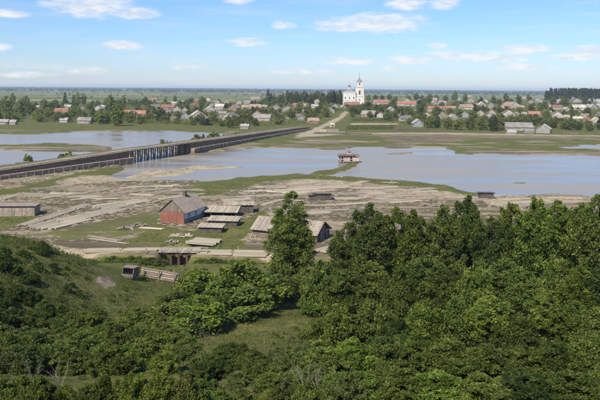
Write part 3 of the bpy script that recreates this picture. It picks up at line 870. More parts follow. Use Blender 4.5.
# ------------------------------------------------------------------ timber bridge across the river
def along(s0):
    """position on the bridge line at arc length s0"""
    P = np.array(BR)
    seg = np.hypot(np.diff(P[:, 0]), np.diff(P[:, 1])); cum = np.concatenate([[0], np.cumsum(seg)])
    x, y, c, dk = [np.interp(s0, cum, P[:, i]) for i in range(4)]
    x2, y2 = np.interp(s0 + 3, cum, P[:, 0]), np.interp(s0 + 3, cum, P[:, 1])
    x1, y1 = np.interp(s0 - 3, cum, P[:, 0]), np.interp(s0 - 3, cum, P[:, 1])
    l = math.hypot(x2 - x1, y2 - y1) + 1e-9
    return Vector((x, y, 0)), Vector(((x2 - x1) / l, (y2 - y1) / l, 0)), c, dk, cum
_, _, _, _, CUM = along(10)
S_END, S_T0, S_T1 = CUM[-1], CUM[2] + 1.0, CUM[3] - 1.5
br = thing('timber_bridge', 'long timber bridge on piles and log cribs crossing the river', 'bridge', (float(BR[2][0]), float(BR[2][1]), 0.0))
ORG = br.location.copy()
def bp_(s0, off, z):
    p, t_, _, _, _ = along(s0)
    n_ = Vector((-t_.y, t_.x, 0))                                     # away from the camera side
    return p + n_ * off + Vector((0, 0, z)) - ORG
def strip(mb, s0, s1, o0, o1, z0f, z1f, step=6.0):
    """solid bar following the line between offsets o0..o1 and heights"""
    n = max(1, int((s1 - s0) / step)); ss_ = np.linspace(s0, s1, n + 1)
    vs = []
    for q in ss_:
        _, _, c, dk, _ = along(q)
        a, b2 = z0f(c, dk), z1f(c, dk)
        vs += [bp_(q, o0, a), bp_(q, o1, a), bp_(q, o1, b2), bp_(q, o0, b2)]
    fs = [(3, 2, 1, 0), (4 * n, 4 * n + 1, 4 * n + 2, 4 * n + 3)]
    for i in range(n):
        for k in range(4):
            fs.append((4 * i + k, 4 * i + (k + 1) % 4, 4 * i + 4 + (k + 1) % 4, 4 * i + 4 + k))
    mb.add(vs, fs)
for (a, b2) in ((0, S_T0), (S_T1, S_END)):
    core = MB(); strip(core, a, b2, 0.3, 12.5, lambda c, d: -1.2, lambda c, d: c - 0.1)
    cr = core.build('crib', 'stone_grey', br)
    lg = MB(); rr = random.Random(4)
    for k in range(9):                                                # log courses on the near face
        q = a + rr.uniform(0, 3)
        while q < b2:
            q2 = min(q + rr.uniform(6, 10), b2)
            f = (k + 0.5) / 9
            _, _, c0, _, _ = along(q); _, _, c1, _, _ = along(q2)
            if c0 * f > -0.2:
                o_ = rr.uniform(-0.06, 0.06) + 0.1
                lg.tube(bp_(q + 0.05, o_, -0.3 + (c0 + 0.35) * f), bp_(q2 - 0.05, o_, -0.3 + (c1 + 0.35) * f), 0.16 + 0.02 * rr.random(), n=6)
            q = q2
    for sE in ((b2,) if a == 0 else (a,)):                            # end face logs
        _, _, c0, _, _ = along(sE)
        for k in range(9):
            z_ = -0.3 + (c0 + 0.35) * (k + 0.5) / 9
            lg.tube(bp_(sE + (0.1 if a == 0 else -0.1), -0.2, z_), bp_(sE + (0.1 if a == 0 else -0.1), 12.6, z_), 0.17, n=6)
    l_ = lg.build('log_courses', 'crib_log', cr); l_['kind'] = 'stuff'
    up_ = MB(); strip(up_, a, b2, 2.6, 9.4, lambda c, d: c - 0.4, lambda c, d: d - 0.25)
    u_ = up_.build('causeway', 'bridge_timber', br)
    lg = MB()
    for k in range(4):
        q = a
        while q < b2 - 1:
            q2 = min(q + rr.uniform(6, 9), b2)
            _, _, c0, d0, _ = along(q); _, _, c1, d1, _ = along(q2)
            f = (k + 0.5) / 4
            lg.tube(bp_(q + 0.05, 2.5, c0 + (d0 - 0.3 - c0) * f), bp_(q2 - 0.05, 2.5, c1 + (d1 - 0.3 - c1) * f), 0.2 + 0.04 * rr.random(), n=6)
            q = q2
    l_ = lg.build('log_courses', 'bridge_timber', u_); l_['kind'] = 'stuff'
    q = a + 2                                                         # fender posts on the crib
    while q < b2:
        _, _, c0, d0, _ = along(q)
        o = MB().tube(bp_(q, -0.15, -0.5), bp_(q + rr.uniform(-0.2, 0.2), -0.15, c0 + rr.uniform(-0.1, 0.7)), 0.17, 0.14).build('fender_post', 'log_brown', cr)
        q += rr.uniform(2.6, 5.5)
dk = MB()
q = 0.0; rr = random.Random(9)
while q < S_END - 0.5:                                                # deck planks laid across
    _, _, _, d0, _ = along(q)
    z_ = d0 + rr.uniform(-0.02, 0.03)
    e0, e1 = 2.2 + rr.uniform(-0.15, 0.1), 9.8 + rr.uniform(-0.1, 0.15)
    p_ = [bp_(q + 0.02, e0, z_), bp_(q + 0.40, e0, z_), bp_(q + 0.40, e1, z_), bp_(q + 0.02, e1, z_)]
    dk.add([v - Vector((0, 0, 0.14)) for v in p_] + p_, [(3, 2, 1, 0), (4, 5, 6, 7), (0, 1, 5, 4), (1, 2, 6, 5), (2, 3, 7, 6), (3, 0, 4, 7)])
    q += 0.43
d_ = dk.build('deck_planks', 'litter_wood', br); d_['kind'] = 'stuff'
for off in (2.9, 9.1):                                                # posts with rails
    q = 1.5
    pm = MB().box(-0.16, 0.16, -0.16, 0.16, -0.02, 0.72).mesh('rail_post', 'plank_pale')
    while q < S_END - 1:
        _, _, _, d0, _ = along(q)
        o = link('rail_post', pm, br); o.location = bp_(q, off, d0); o.scale = (1, 1, random.uniform(0.7, 1.25)); o.rotation_euler = (random.uniform(-0.08, 0.08), random.uniform(-0.08, 0.08), random.uniform(0, 1))
        q += 3.2 if off < 5 else 6.4
    for hz, wd in ((0.30, 0.3),):
        rl = MB(); strip(rl, 1.0, S_END - 1, off - wd / 2, off + wd / 2, lambda c, d: d + hz - 0.12, lambda c, d: d + hz + 0.1)
        rl.build('handrail', 'plank_pale' if hz < 0.5 else 'plank_grey', br)
nb = 10
for i in range(nb):                                                   # pile bents of the open span
    q = S_T0 + 2 + (S_T1 - S_T0 - 4) * i / (nb - 1)
    _, _, _, d0, _ = along(q)
    for off in (2.9, 5.2, 7.5, 9.4):
        MB().tube(bp_(q, off + (0.35 if off > 6 else -0.35), -1.6), bp_(q, off, d0 - 0.55), 0.32, 0.27, 8).build('pile', 'bridge_timber', br)
    MB().beam(bp_(q, 2.0, d0 - 0.42), bp_(q, 10.0, d0 - 0.42), 0.36, 0.34).build('cap_beam', 'plank_dark', br)
    MB().beam(bp_(q + 0.35, 2.6, 0.8), bp_(q + 0.35, 9.6, d0 - 0.9), 0.18).build('brace', 'plank_dark', br)
for off in (2.7, 6.0, 9.3):
    g_ = MB(); strip(g_, S_T0 - 1, S_T1 + 1, off - 0.2, off + 0.2, lambda c, d: d - 0.26, lambda c, d: d - 0.15); g_.build('stringer', 'plank_dark', br)

# ------------------------------------------------------------------ bathing pavilion standing in the river
px_, py_ = at_z(349, 163.2, 0.0)
pv = thing('pavilion', 'open pinkish timber bathing pavilion on piles in the river', 'pavilion', (px_, py_ + 3.5, 0.0), 0.12)
KP = py_ / F
hw, hd = 9.6 * KP, 3.2
MB().box(-hw, hw, -hd, hd, 0.55, 0.8).build('platform', 'plank_grey', pv)
for i in range(7):
    x = -hw + 0.25 + (2 * hw - 0.5) * i / 6
    for s in (-1, 1):
        MB().tube((x, s * (hd - 0.3), -1.2), (x, s * (hd - 0.3), 0.55), 0.16).build('pile', 'log_brown', pv)
        MB().box(x - 0.11, x + 0.11, s * (hd - 0.3) - 0.11, s * (hd - 0.3) + 0.11, 0.8, 3.25).build('post', 'pink_wall', pv)
for i in range(6):
    x0 = -hw + 0.25 + (2 * hw - 0.5) * i / 6 + 0.14; x1 = x0 + (2 * hw - 0.5) / 6 - 0.28
    if i in (1, 2, 4, 5):
        MB().box(x0, x1, -hd + 0.42, -hd + 0.5, 0.85, 2.7).build('screen_panel', 'pink_wall', pv)
    MB().box(x0, x1, -hd + 0.28, -hd + 0.36, 1.55, 1.68).build('balustrade', 'frame_white', pv)
    MB().box(x0, x1, hd - 0.36, hd - 0.28, 0.85, 2.6).build('back_panel', 'pink_wall', pv)
rf = MB().add([(-hw - 0.45, -hd - 0.45, 3.25), (hw + 0.45, -hd - 0.45, 3.25), (hw + 0.45, hd + 0.45, 3.25), (-hw - 0.45, hd + 0.45, 3.25), (-hw + 1.6, -0.8, 3.75), (hw - 1.6, -0.8, 3.75), (hw - 1.6, 0.8, 3.75), (-hw + 1.6, 0.8, 3.75)],
              [(3, 2, 1, 0), (0, 1, 5, 4), (1, 2, 6, 5), (2, 3, 7, 6), (3, 0, 4, 7), (4, 5, 6, 7)]).build('roof', 'pavilion_roof', pv)
MB().box(-1.0, 1.0, -0.9, 0.9, 3.6, 4.5).build('lantern', 'pink_wall', rf)
MB().lathe([(1.35, 4.5), (1.0, 4.85), (0.45, 5.2), (0.05, 5.7)], 8).build('lantern_roof', 'roof_dark', rf)

# long timber landing stage where the bridge road reaches the far bank
lx, ly, lz = hit(330, 134)
ls = thing('landing_stage', 'long low pale timber landing stage on the far bank below the church road', 'landing stage', (lx, ly, lz - 0.15), 0.03)
KL = ly / F
MB().box(-16 * KL, 16 * KL, -1.5, 2.5, 0, 1.3).build('crib', 'plank_dark', ls)
MB().box(16 * KL, 42 * KL, -0.8, 0.4, -0.1, 0.8).build('log_boom', 'plank_dark', ls)
MB().box(-16.5 * KL, 10 * KL, -3.2, -2.2, -0.3, 0.6).build('lower_beam', 'plank_grey', ls)
for k in range(6):
    MB().box(-15.3 * KL, 15.3 * KL, -1.8 + k * 0.78, -1.08 + k * 0.78, 1.3, 1.62).build('beam', 'plank_pale', ls)
for k in range(11):
    MB().tube((-14.5 * KL + k * 2.9 * KL, -1.65, -0.4), (-14.5 * KL + k * 2.9 * KL, -1.65, 2.1), 0.2).build('post', 'log_brown', ls)
for k, (a, b2, hz) in enumerate(((-3, 9, 3.4), (-11, -2, 3.0))):
    MB().box(a * KL, b2 * KL, 3.2, 6.0, 0, hz).build('timber_stack', 'plank_pale' if k else 'plank_grey', ls)
wx, wy, wz = hit(332, 127)
hs = thing('hut', 'small pale board hut beside the road above the landing stage', 'hut', (wx, wy, wz - 0.05), 0.3)
MB().gable(3.6, 3.2, 2.2, 0.9).build('wall', 'plank_pale', hs)
MB().gable_roof(3.6, 3.2, 2.2, 0.9, 0.3, 0.12).build('roof', 'roof_straw', hs)
MB().box(-0.45, 0.45, -1.66, -1.61, 0.05, 1.9).build('door', 'door_brown', hs)
# plank fence line on the far bank
fx0, fy0, fz0 = hit(394, 130.8); fx1, fy1, _ = hit(432, 130.8)
fn = thing('board_fence', 'dark board fence along the far bank road below the grey houses', 'fence', (fx0, fy0, fz0 - 0.05))
for k in range(13):
    f = k / 12
    MB().box(-0.1, 0.1, -0.1, 0.1, 0, 1.7).build('post', 'plank_dark', fn).location = ((fx1 - fx0) * f, (fy1 - fy0) * f, gz(fx0 + (fx1 - fx0) * f, fy0 + (fy1 - fy0) * f) - fz0)
for k in range(4):
    MB().beam((0, -0.15, 0.35 + k * 0.38), (fx1 - fx0, fy1 - fy0 - 0.15, 0.35 + k * 0.38 + gz(fx1, fy1) - fz0), 0.08, 0.3).build('board', 'plank_dark', fn)

# ------------------------------------------------------------------ red-gabled house on the flats
fcx, fcy = at_z(184, 224, 0.45)
ang = math.atan2(9.7, 3.4)
u = Vector((math.cos(ang), math.sin(ang), 0)); vdir = Vector((-u.y, u.x, 0))
L_, W_, H_, RH_ = 10.4, 6.1, 2.9, 2.65
ctr = Vector((fcx, fcy, 0)) + u * (L_ / 2) + vdir * (W_ / 2)
hz0 = min(gz(ctr.x, ctr.y), gz(fcx, fcy)) - 0.15
rh = thing('house', 'grey-roofed house with brick-red gable wall and white side on the flats', 'house', (ctr.x, ctr.y, hz0), ang)
MB().box(-L_ / 2 + 0.06, L_ / 2, -W_ / 2, W_ / 2, 0, H_ - 0.002).build('wall', 'limewash', rh)
MB().box(-L_ / 2 + 0.04, L_ / 2 + 0.02, -W_ / 2 - 0.05, W_ / 2 + 0.05, -0.1, 1.15).build('plinth', 'stone_grey', rh)
gw = MB().box(-L_ / 2 - 0.12, -L_ / 2 + 0.03, -W_ / 2 - 0.08, W_ / 2 + 0.08, -0.1, H_ - 0.1).build('gable_wall', 'red_paint', rh)
for (y0, y1) in ((-1.1, 1.1), ):
    dd = MB().box(-L_ / 2 - 0.2, -L_ / 2 - 0.1, y0, y1, 0.05, 2.3).build('double_door', 'red_paint', gw)
    for yb in (y0, 0, y1):
        MB().box(-L_ / 2 - 0.25, -L_ / 2 - 0.2, yb - 0.06, yb + 0.06, 0.05, 2.3).build('batten', 'brick_wall', dd)
bw = W_ / 13                                                          # upright boards of the upper gable
for k in range(13):
    y0 = -W_ / 2 + k * bw + 0.015; y1 = y0 + bw - 0.03
    f0, f1 = 1 - abs(y0) / (W_ / 2), 1 - abs(y1) / (W_ / 2)
    z0 = H_ - 0.1
    xs = (-L_ / 2 - 0.16 - 0.02 * (k % 2), -L_ / 2 + 0.02)
    vs = [(x, y, z) for x in xs for y, z in ((y0, z0), (y1, z0), (y1, H_ + RH_ * max(f1, 0.02)), (y0, H_ + RH_ * max(f0, 0.02)))]
    MB().add(vs, [(0, 3, 2, 1), (4, 5, 6, 7), (0, 1, 5, 4), (1, 2, 6, 5), (2, 3, 7, 6), (3, 0, 4, 7)]).build('board', 'gable_boards', rh)
MB().gable(L_ - 0.2, W_ - 0.1, H_ - 0.01, RH_ - 0.05).build('loft', 'plank_dark', rh)
rfo = MB().gable_roof(L_, W_, H_, RH_, 0.45, 0.1).build('roof', 'plank_dark', rh)
sl = RH_ / (W_ / 2)
nb_ = 26
for sg in (-1, 1):
    for k in range(nb_):                                              # roof boards, eave to ridge
        x0 = -L_ / 2 - 0.45 + k * (L_ + 0.9) / nb_ + 0.012; x1 = x0 + (L_ + 0.9) / nb_ - 0.024
        y1 = sg * (W_ / 2 + 0.5 + random.uniform(-0.06, 0.1)); lift = 0.16 + 0.03 * (k % 2)
        zt, zb = H_ + RH_ + lift, H_ - sl * (abs(y1) - W_ / 2) + lift
        ya = sg * 0.01
        vs = [(x0, ya, zt), (x1, ya, zt), (x1, y1, zb), (x0, y1, zb), (x0, ya, zt + 0.05), (x1, ya, zt + 0.05), (x1, y1, zb + 0.05), (x0, y1, zb + 0.05)]
        MB().add(vs, [(0, 1, 2, 3), (7, 6, 5, 4), (0, 4, 5, 1), (1, 5, 6, 2), (2, 6, 7, 3), (3, 7, 4, 0)]).build('board', 'roof_boards', rfo)
cm = MB().box(-0.32, 0.32, -0.32, 0.32, -0.6, 1.1).box(-0.4, 0.4, -0.4, 0.4, 1.1, 1.25).build('chimney', 'plank_dark', rfo)
cm.location = (0.6, -0.1, H_ + RH_)
for xw in (-3.0, 0.6):
    window(rh, xw, -W_ / 2 - 0.055, 1.35, 0, 0.75)

# ------------------------------------------------------------------ sheds on the flats
def shed(px, py, L, W, h0, h1, rot, label, name='shed', roof='plank_pale', wall='plank_dark', boards=True, openf=False, cat='shed', ov=0.35, wallstep=0.45):
    """lean-to shed: base centre of its near wall at the pixel; walls of upright boards, roof of long boards"""
    x, y, z = hit(px, py)
    n_ = Vector((-math.sin(rot), math.cos(rot), 0))
    c = Vector((x, y, 0)) + n_ * (W / 2)
    e = thing(name, label, cat, (c.x, c.y, min(gz(c.x, c.y), gz(x, y)) - 0.08), rot)
    n = max(4, int(L / wallstep))
    if openf:
        for k in range(4):
            xx = -L / 2 + 0.12 + (L - 0.24) * k / 3
            MB().box(xx - 0.1, xx + 0.1, -W / 2, -W / 2 + 0.2, 0, h0).build('post', wall, e)
    else:
        MB().box(-L / 2 + 0.05, L / 2 - 0.05, -W / 2 + 0.06, -W / 2 + 0.12, 0, h0 - 0.03).build('frame', 'plank_dark', e)
        bm_ = MB().box(-0.5, 0.5, -0.03, 0.03, 0, 1).mesh('board', wall)
        for k in range(n):
            o = link('board', bm_, e)
            o.location = (-L / 2 + (k + 0.5) * L / n, -W / 2 + (0.0 if k % 2 else 0.025), 0); o.scale = (L / n - 0.03, 1, h0 - random.uniform(0, 0.06))
    MB().box(-L / 2, L / 2, W / 2 - 0.1, W / 2, 0, h1 - 0.02).build('back_wall', wall, e)
    for s in (-1, 1):
        xa, xb = sorted((s * (L / 2 - 0.1), s * (L / 2 + (0.0 if openf else 0.01))))
        vs = [(x_, y_, z_) for x_ in (xa, xb) for y_, z_ in ((-W / 2 + 0.06, 0), (W / 2 - 0.1, 0), (W / 2 - 0.1, h1 - 0.03), (-W / 2 + 0.06, h0 - 0.03))]
        MB().add(vs, [(0, 3, 2, 1), (4, 5, 6, 7), (0, 1, 5, 4), (1, 2, 6, 5), (2, 3, 7, 6), (3, 0, 4, 7)]).build('side_wall', wall, e)
    rf_ = MB()
    r = rf_.add([(-L / 2 - ov, -W / 2 - ov, h0), (L / 2 + ov, -W / 2 - ov, h0), (L / 2 + ov, W / 2 + ov, h1), (-L / 2 - ov, W / 2 + ov, h1),
                 (-L / 2 - ov, -W / 2 - ov, h0 + 0.08), (L / 2 + ov, -W / 2 - ov, h0 + 0.08), (L / 2 + ov, W / 2 + ov, h1 + 0.08), (-L / 2 - ov, W / 2 + ov, h1 + 0.08)],
                [(3, 2, 1, 0), (4, 5, 6, 7), (0, 1, 5, 4), (1, 2, 6, 5), (2, 3, 7, 6), (3, 0, 4, 7)]).build('roof', 'plank_dark', e)
    nb2 = max(6, int((L + 2 * ov) / 0.42))
    dy = W + 2 * ov; dz = h1 - h0
    bm2 = MB().add([(-0.5, 0, 0), (0.5, 0, 0), (0.5, dy, dz), (-0.5, dy, dz), (-0.5, 0, 0.06), (0.5, 0, 0.06), (0.5, dy, dz + 0.06), (-0.5, dy, dz + 0.06)],
                   [(3, 2, 1, 0), (4, 5, 6, 7), (0, 1, 5, 4), (1, 2, 6, 5), (2, 3, 7, 6), (3, 0, 4, 7)]).mesh('board', roof)
    for k in range(nb2):
        wd = (L + 2 * ov) / nb2
        o = link('board', bm2, r)
        o.location = (-L / 2 - ov + (k + 0.5) * wd, -W / 2 - ov + random.uniform(-0.12, 0.08), h0 + 0.085 + 0.03 * (k % 2)); o.scale = (wd - 0.03, 1, 1)
    return e
shed(217, 217.5, 9.5, 4.2, 1.3, 2.1, -0.08, 'open lean-to with pale board roof adjoining the white side of the red-gabled house', openf=True, name='lean_to')
shed(222.5, 226, 6.6, 4.0, 1.2, 1.5, -0.10, 'middle of the three low pale flat-roofed sheds right of the red-gabled house')
shed(210, 232.8, 5.0, 3.0, 1.2, 1.4, -0.10, 'nearest low flat-roofed shed right of the red-gabled house', wall='plank_dark')
s_ = shed(239, 213.4, 7.2, 3.8, 2.1, 2.3, 0.10, 'upright dark board shed with flat pale roof above the grassy bank', wall='plank_dark')
shed(322.5, 200.5, 5.0, 2.6, 1.9, 1.6, 0.02, 'small dark hut with pale edges out on the timber flats behind the birch', name='hut', roof='plank_dark', cat='hut')
shed(312, 200.5, 1.8, 1.6, 1.5, 1.3, 0.02, 'tiny dark lean-to against the left end of the dark hut on the flats', name='lean_to', roof='plank_dark')
shed(487, 199, 4.0, 2.4, 1.8, 1.6, 0.0, 'dark board hut at the water edge near the right', name='hut', roof='plank_dark', cat='hut')
shed(13, 216.3, 10.2, 4.4, 2.5, 2.5, 0.07, 'long grey board shed with flat roof at the left edge of the flats', wall='plank_grey', roof='roof_boards')
shed(482, 196.5, 1.2, 1.2, 1.3, 1.1, 0.2, 'tiny grey privy beside the dark hut at the water edge', name='privy', wall='plank_grey', roof='plank_grey')

# long barn half hidden by the birch
bx_, by_ = at_z(316, 243.5, 0.45)
ra = math.radians(-24)
u = Vector((math.cos(ra), math.sin(ra), 0)); n_ = Vector((-u.y, u.x, 0))
L_, W_, H_, RH_ = 14.5, 7.2, 1.75, 1.9
ctr = Vector((bx_, by_, 0)) - u * (L_ / 2) + n_ * (W_ / 2)
bn = thing('barn', 'long grey log barn with open gable partly hidden behind the central birch', 'barn', (ctr.x, ctr.y, gz(bx_, by_) - 0.1), ra)
for y0, nm in ((-W_ / 2, 'front_wall'), (W_ / 2 - 0.3, 'rear_wall')):
    m_ = MB()
    p_ = None
    wl = MB().box(-L_ / 2, L_ / 2, y0 + 0.08, y0 + 0.22, 0, H_ - 0.05).build(nm, 'plank_dark', bn)
    for k in range(5):
        MB().tube((-L_ / 2 - 0.15, y0 + 0.1, 0.16 + k * 0.33), (L_ / 2 + 0.15, y0 + 0.1, 0.16 + k * 0.33), 0.165, 0.15).build('log', 'log_brown', wl)
for x0 in (-L_ / 2, L_ / 2):
    sg = 1 if x0 > 0 else -1
    ew = MB().gable(0.12, W_ - 0.3, H_, RH_ * 0.98); ew.v = [(x + x0 - sg * 0.3, y, z) for x, y, z in ew.v]
    ew = ew.build('end_wall', 'plank_dark', bn)
    for k in range(14):
        y = -W_ / 2 + 0.3 + k * (W_ - 0.6) / 13
        if sg > 0 and k in (3, 4, 9, 10):
            zlo = H_ * 0.98
        else:
            zlo = 0
        zt = H_ + RH_ * (1 - abs(y) / (W_ / 2)) - 0.1
        MB().box(x0 - 0.05 - (0.18 if sg > 0 else -0.13), x0 + 0.05 - (0.18 if sg > 0 else -0.13), y - 0.2, y + 0.2, zlo, max(zt, zlo + 0.2)).build('board', 'log_brown' if k % 3 else 'plank_grey', ew)
    MB().beam((x0 + sg * 0.02, -W_ / 2, H_), (x0 + sg * 0.02, W_ / 2, H_), 0.2).build('tie_beam', 'plank_grey', bn)
rfo = MB().gable_roof(L_, W_, H_, RH_, 0.5, 0.1).build('roof', 'plank_dark', bn)
sl = RH_ / (W_ / 2)
for sg in (-1, 1):
    for k in range(32):
        x0 = -L_ / 2 - 0.5 + k * (L_ + 1.0) / 32 + 0.012; x1 = x0 + (L_ + 1.0) / 32 - 0.024
        y1 = sg * (W_ / 2 + 0.55 + random.uniform(-0.1, 0.12)); lift = 0.16 + 0.03 * (k % 2)
        zt, zb = H_ + RH_ + lift, H_ - sl * (abs(y1) - W_ / 2) + lift
        ya = sg * 0.01
        vs = [(x0, ya, zt), (x1, ya, zt), (x1, y1, zb), (x0, y1, zb), (x0, ya, zt + 0.05), (x1, ya, zt + 0.05), (x1, y1, zb + 0.05), (x0, y1, zb + 0.05)]
        MB().add(vs, [(0, 1, 2, 3), (7, 6, 5, 4), (0, 4, 5, 1), (1, 5, 6, 2), (2, 6, 7, 3), (3, 7, 4, 0)]).build('board', 'plank_grey', rfo)
# timber chute leaning against the barn's left end
ax, ay, az_ = hit(252, 238)
tc_ = thing('log_chute', 'sloping pale log chute leaning on the left end of the barn', 'chute', (ax, ay, az_))
for k in range(3):
    MB().tube((-0.3 + k * 0.45, 0, 0.1), (1.2 + k * 0.45, 9.5, 2.7), 0.2, 0.17).build('log', 'plank_pale', tc_)
for k in range(4):
    f = 0.2 + k * 0.25
    MB().tube((-0.5 + 1.5 * f, 9.5 * f, -0.3), (-0.5 + 1.5 * f, 9.5 * f, 2.7 * f), 0.12).build('prop', 'log_brown', tc_)

# ------------------------------------------------------------------ rafts of logs and stacks of boards on the flats
LOG = MB().tube((-0.5, 0, 0), (0.5, 0, 0), 0.5, 0.44, 7).mesh('log', 'plank_pale')
LOG_G = MB().tube((-0.5, 0, 0), (0.5, 0, 0), 0.5, 0.44, 7).mesh('log', 'plank_grey')
PLK = MB().box(-0.5, 0.5, -0.5, 0.5, -0.5, 0.5).mesh('plank', 'plank_pale')
PLK_G = MB().box(-0.5, 0.5, -0.5, 0.5, -0.5, 0.5).mesh('plank', 'plank_grey')
def raft(p0, p1, wd, n, label, kind='log', pale=True, name='log_raft', cat='raft', lay=0.0, seed=1):
    rr = random.Random(seed)
    a = Vector(hit(*p0)); b2 = Vector(hit(*p1))
    d = b2 - a; Lt = math.hypot(d.x, d.y); rz = math.atan2(d.y, d.x)
    mid = (a + b2) / 2
    e = thing(name, label, cat, (mid.x, mid.y, gz(mid.x, mid.y)), rz, 'timber lying on the flats')
    seg = max(1, round(Lt / 8.5))
    me = {('log', True): LOG, ('log', False): LOG_G, ('plank', True): PLK, ('plank', False): PLK_G}[(kind, pale)]
    dia = wd / n
    for s in range(seg):
        for k in range(n):
            l = Lt / seg * rr.uniform(0.86, 1.05)
            xm = -Lt / 2 + (s + 0.5) * Lt / seg + rr.uniform(-0.4, 0.4)
            ym = -wd / 2 + (k + 0.5) * dia
            ca_, sa_ = math.cos(rz), math.sin(rz)
            zg = gz(mid.x + ca_ * xm - sa_ * ym, mid.y + sa_ * xm + ca_ * ym) - e.location.z
            th = min(dia, 0.26)
            o = link('log' if kind == 'log' else 'plank', me, e)
            o.location = (xm, ym, zg + th * 0.5 + lay); o.scale = (l, dia * rr.uniform(0.8, 0.97), th * rr.uniform(0.8, 1.0)); o.rotation_euler = (0, 0, rr.uniform(-0.02, 0.02))
    return e
raft((24, 225.5), (88, 204.5), 3.2, 7, 'pale raft strip running up from the left edge shed corner, farthest of the fan', seed=2)
raft((30, 228), (150, 199.5), 3.0, 6, 'longest pale raft strip in the fan of timber left of the house', seed=3)
raft((38, 229.5), (125, 209), 2.6, 5, 'middle pale raft strip of the timber fan left of the house', seed=4)
raft((48, 229), (88, 219.5), 4.0, 8, 'short broad plank raft nearest the viewer in the timber fan', 'plank', seed=5)
raft((96, 208), (146, 199.8), 6.0, 11, 'broad pale plank platform left of the red-gabled house', 'plank', name='plank_platform', cat='platform', seed=6)
raft((98, 213.5), (158, 204), 1.6, 4, 'narrow grey log row below the broad plank platform', pale=False, name='log_row', cat='logs', seed=7)
raft((150, 204), (182, 195), 1.5, 4, 'pale log row pointing at the chimney of the red-gabled house', name='log_row', cat='logs', seed=8)
raft((88, 236.5), (120, 241.5), 0.9, 2, 'two thin grey logs on the grass above the log road', pale=False, name='log_pair', cat='logs', seed=9)
raft((90, 239), (128, 244.5), 0.8, 2, 'lower pair of thin grey logs lying just above the log road', pale=False, name='log_pair', cat='logs', seed=10)
raft((140, 228), (164, 229.5), 1.6, 4, 'pale log pile in front of the red gable wall', name='log_row', cat='logs', seed=11)
raft((190, 243.5), (219, 244.5), 5.2, 11, 'flat square plank raft on the grass just above the log road', 'plank', pale=True, name='plank_platform', cat='platform', lay=0.35, seed=12)
raft((84, 251.6), (160, 252.2), 2.2, 5, 'long plank walkway of the log road left of the small bridge', 'plank', name='plank_walkway', cat='walkway', seed=16)
raft((196, 251.8), (268, 254.2), 2.2, 5, 'long plank walkway of the log road right of the small bridge', 'plank', name='plank_walkway', cat='walkway', seed=17)
raft((0, 200), (20, 195), 2.4, 5, 'pale log raft behind the left edge shed', seed=13)
raft((318, 253), (342, 246), 3.2, 6, 'pale plank stack in front of the barn gable', 'plank', name='plank_stack', cat='planks', seed=14)
raft((308, 213), (330, 212.5), 2.6, 5, 'pale plank raft on the flats right of the birch top', 'plank', seed=15)
# rows of rafts on the middle flats right of the house
rr = random.Random(12)
rows = [(262, 187, 312, 184, 3.5), (246, 192, 300, 189.5, 3.0), (300, 188, 350, 187, 4.0), (236, 197.5, 268, 195.5, 3.0), (262, 205.5, 282, 200, 2.0), (222, 201.5, 252, 199, 3.0), (268, 196, 308, 194.5, 3.0), (305, 206, 350, 205.5, 2.2),
        (340, 194.5, 400, 192, 1.6), (352, 189, 420, 190.5, 2.2), (336, 205, 368, 203, 1.6), (375, 199, 412, 200.5, 1.6), (400, 196, 440, 197, 1.8), (500, 200, 540, 198.5, 2.0), (545, 198.2, 585, 198.5, 2.0), (520, 204, 575, 203, 1.8),
        (60, 196, 110, 190, 2.0), (110, 194, 165, 189, 2.2), (30, 190, 75, 186, 2.0), (120, 188.5, 180, 185.5, 2.0), (150, 193.5, 200, 189.5, 1.8), (70, 201, 120, 196, 1.6), (160, 199, 205, 194, 1.6), (40, 199, 70, 195, 1.6), (205, 207, 222, 204.5, 1.5), (345, 199, 372, 197.5, 1.5)]
for i, (a, b2, c, d, wd) in enumerate(sorted(rows)):
    raft((a, b2), (c, d), wd, max(3, int(wd / 0.55)), f"weathered timber raft on the flats, {ordw(i)} from left of those lying beyond the sheds", 'log' if i % 3 else 'plank', bool(i % 2), seed=20 + i)
rr = random.Random(61)
more = []
cand = [(rr.uniform(20, 560), rr.uniform(183, 214)) for _ in range(700)]
cxy = np.array([at_z(a, b2, 0.4) for a, b2 in cand])
_, cdf = hfull(cxy[:, 0], cxy[:, 1]); ccv = cover(cxy[:, 0], cxy[:, 1], None)[:, 0]
for (a, b2), df_, cv0 in zip(cand, cdf, ccv):
    if len(more) >= 46: break
    if df_ > -6 or cv0 > 0.45 or (150 < a < 265 and b2 > 194) or (0 < a < 160 and b2 > 200) or (330 < a and b2 > 206): continue
    ln_ = rr.uniform(12, 42)
    if at_z(a + ln_, b2 - 2, 0.4)[1] > 320: continue
    more.append((a, b2, a + ln_, b2 - rr.uniform(-0.8, 3.0), rr.uniform(1.0, 3.4)))
for i, (a, b2, c, d, wd) in enumerate(sorted(more)):
    raft((a, b2), (c, d), wd, max(3, int(wd / 0.5)), f"flat strip of bleached logs sunk in the mud, {ordw(i)} from left", 'log' if i % 2 else 'plank', bool(i % 3), seed=120 + i)
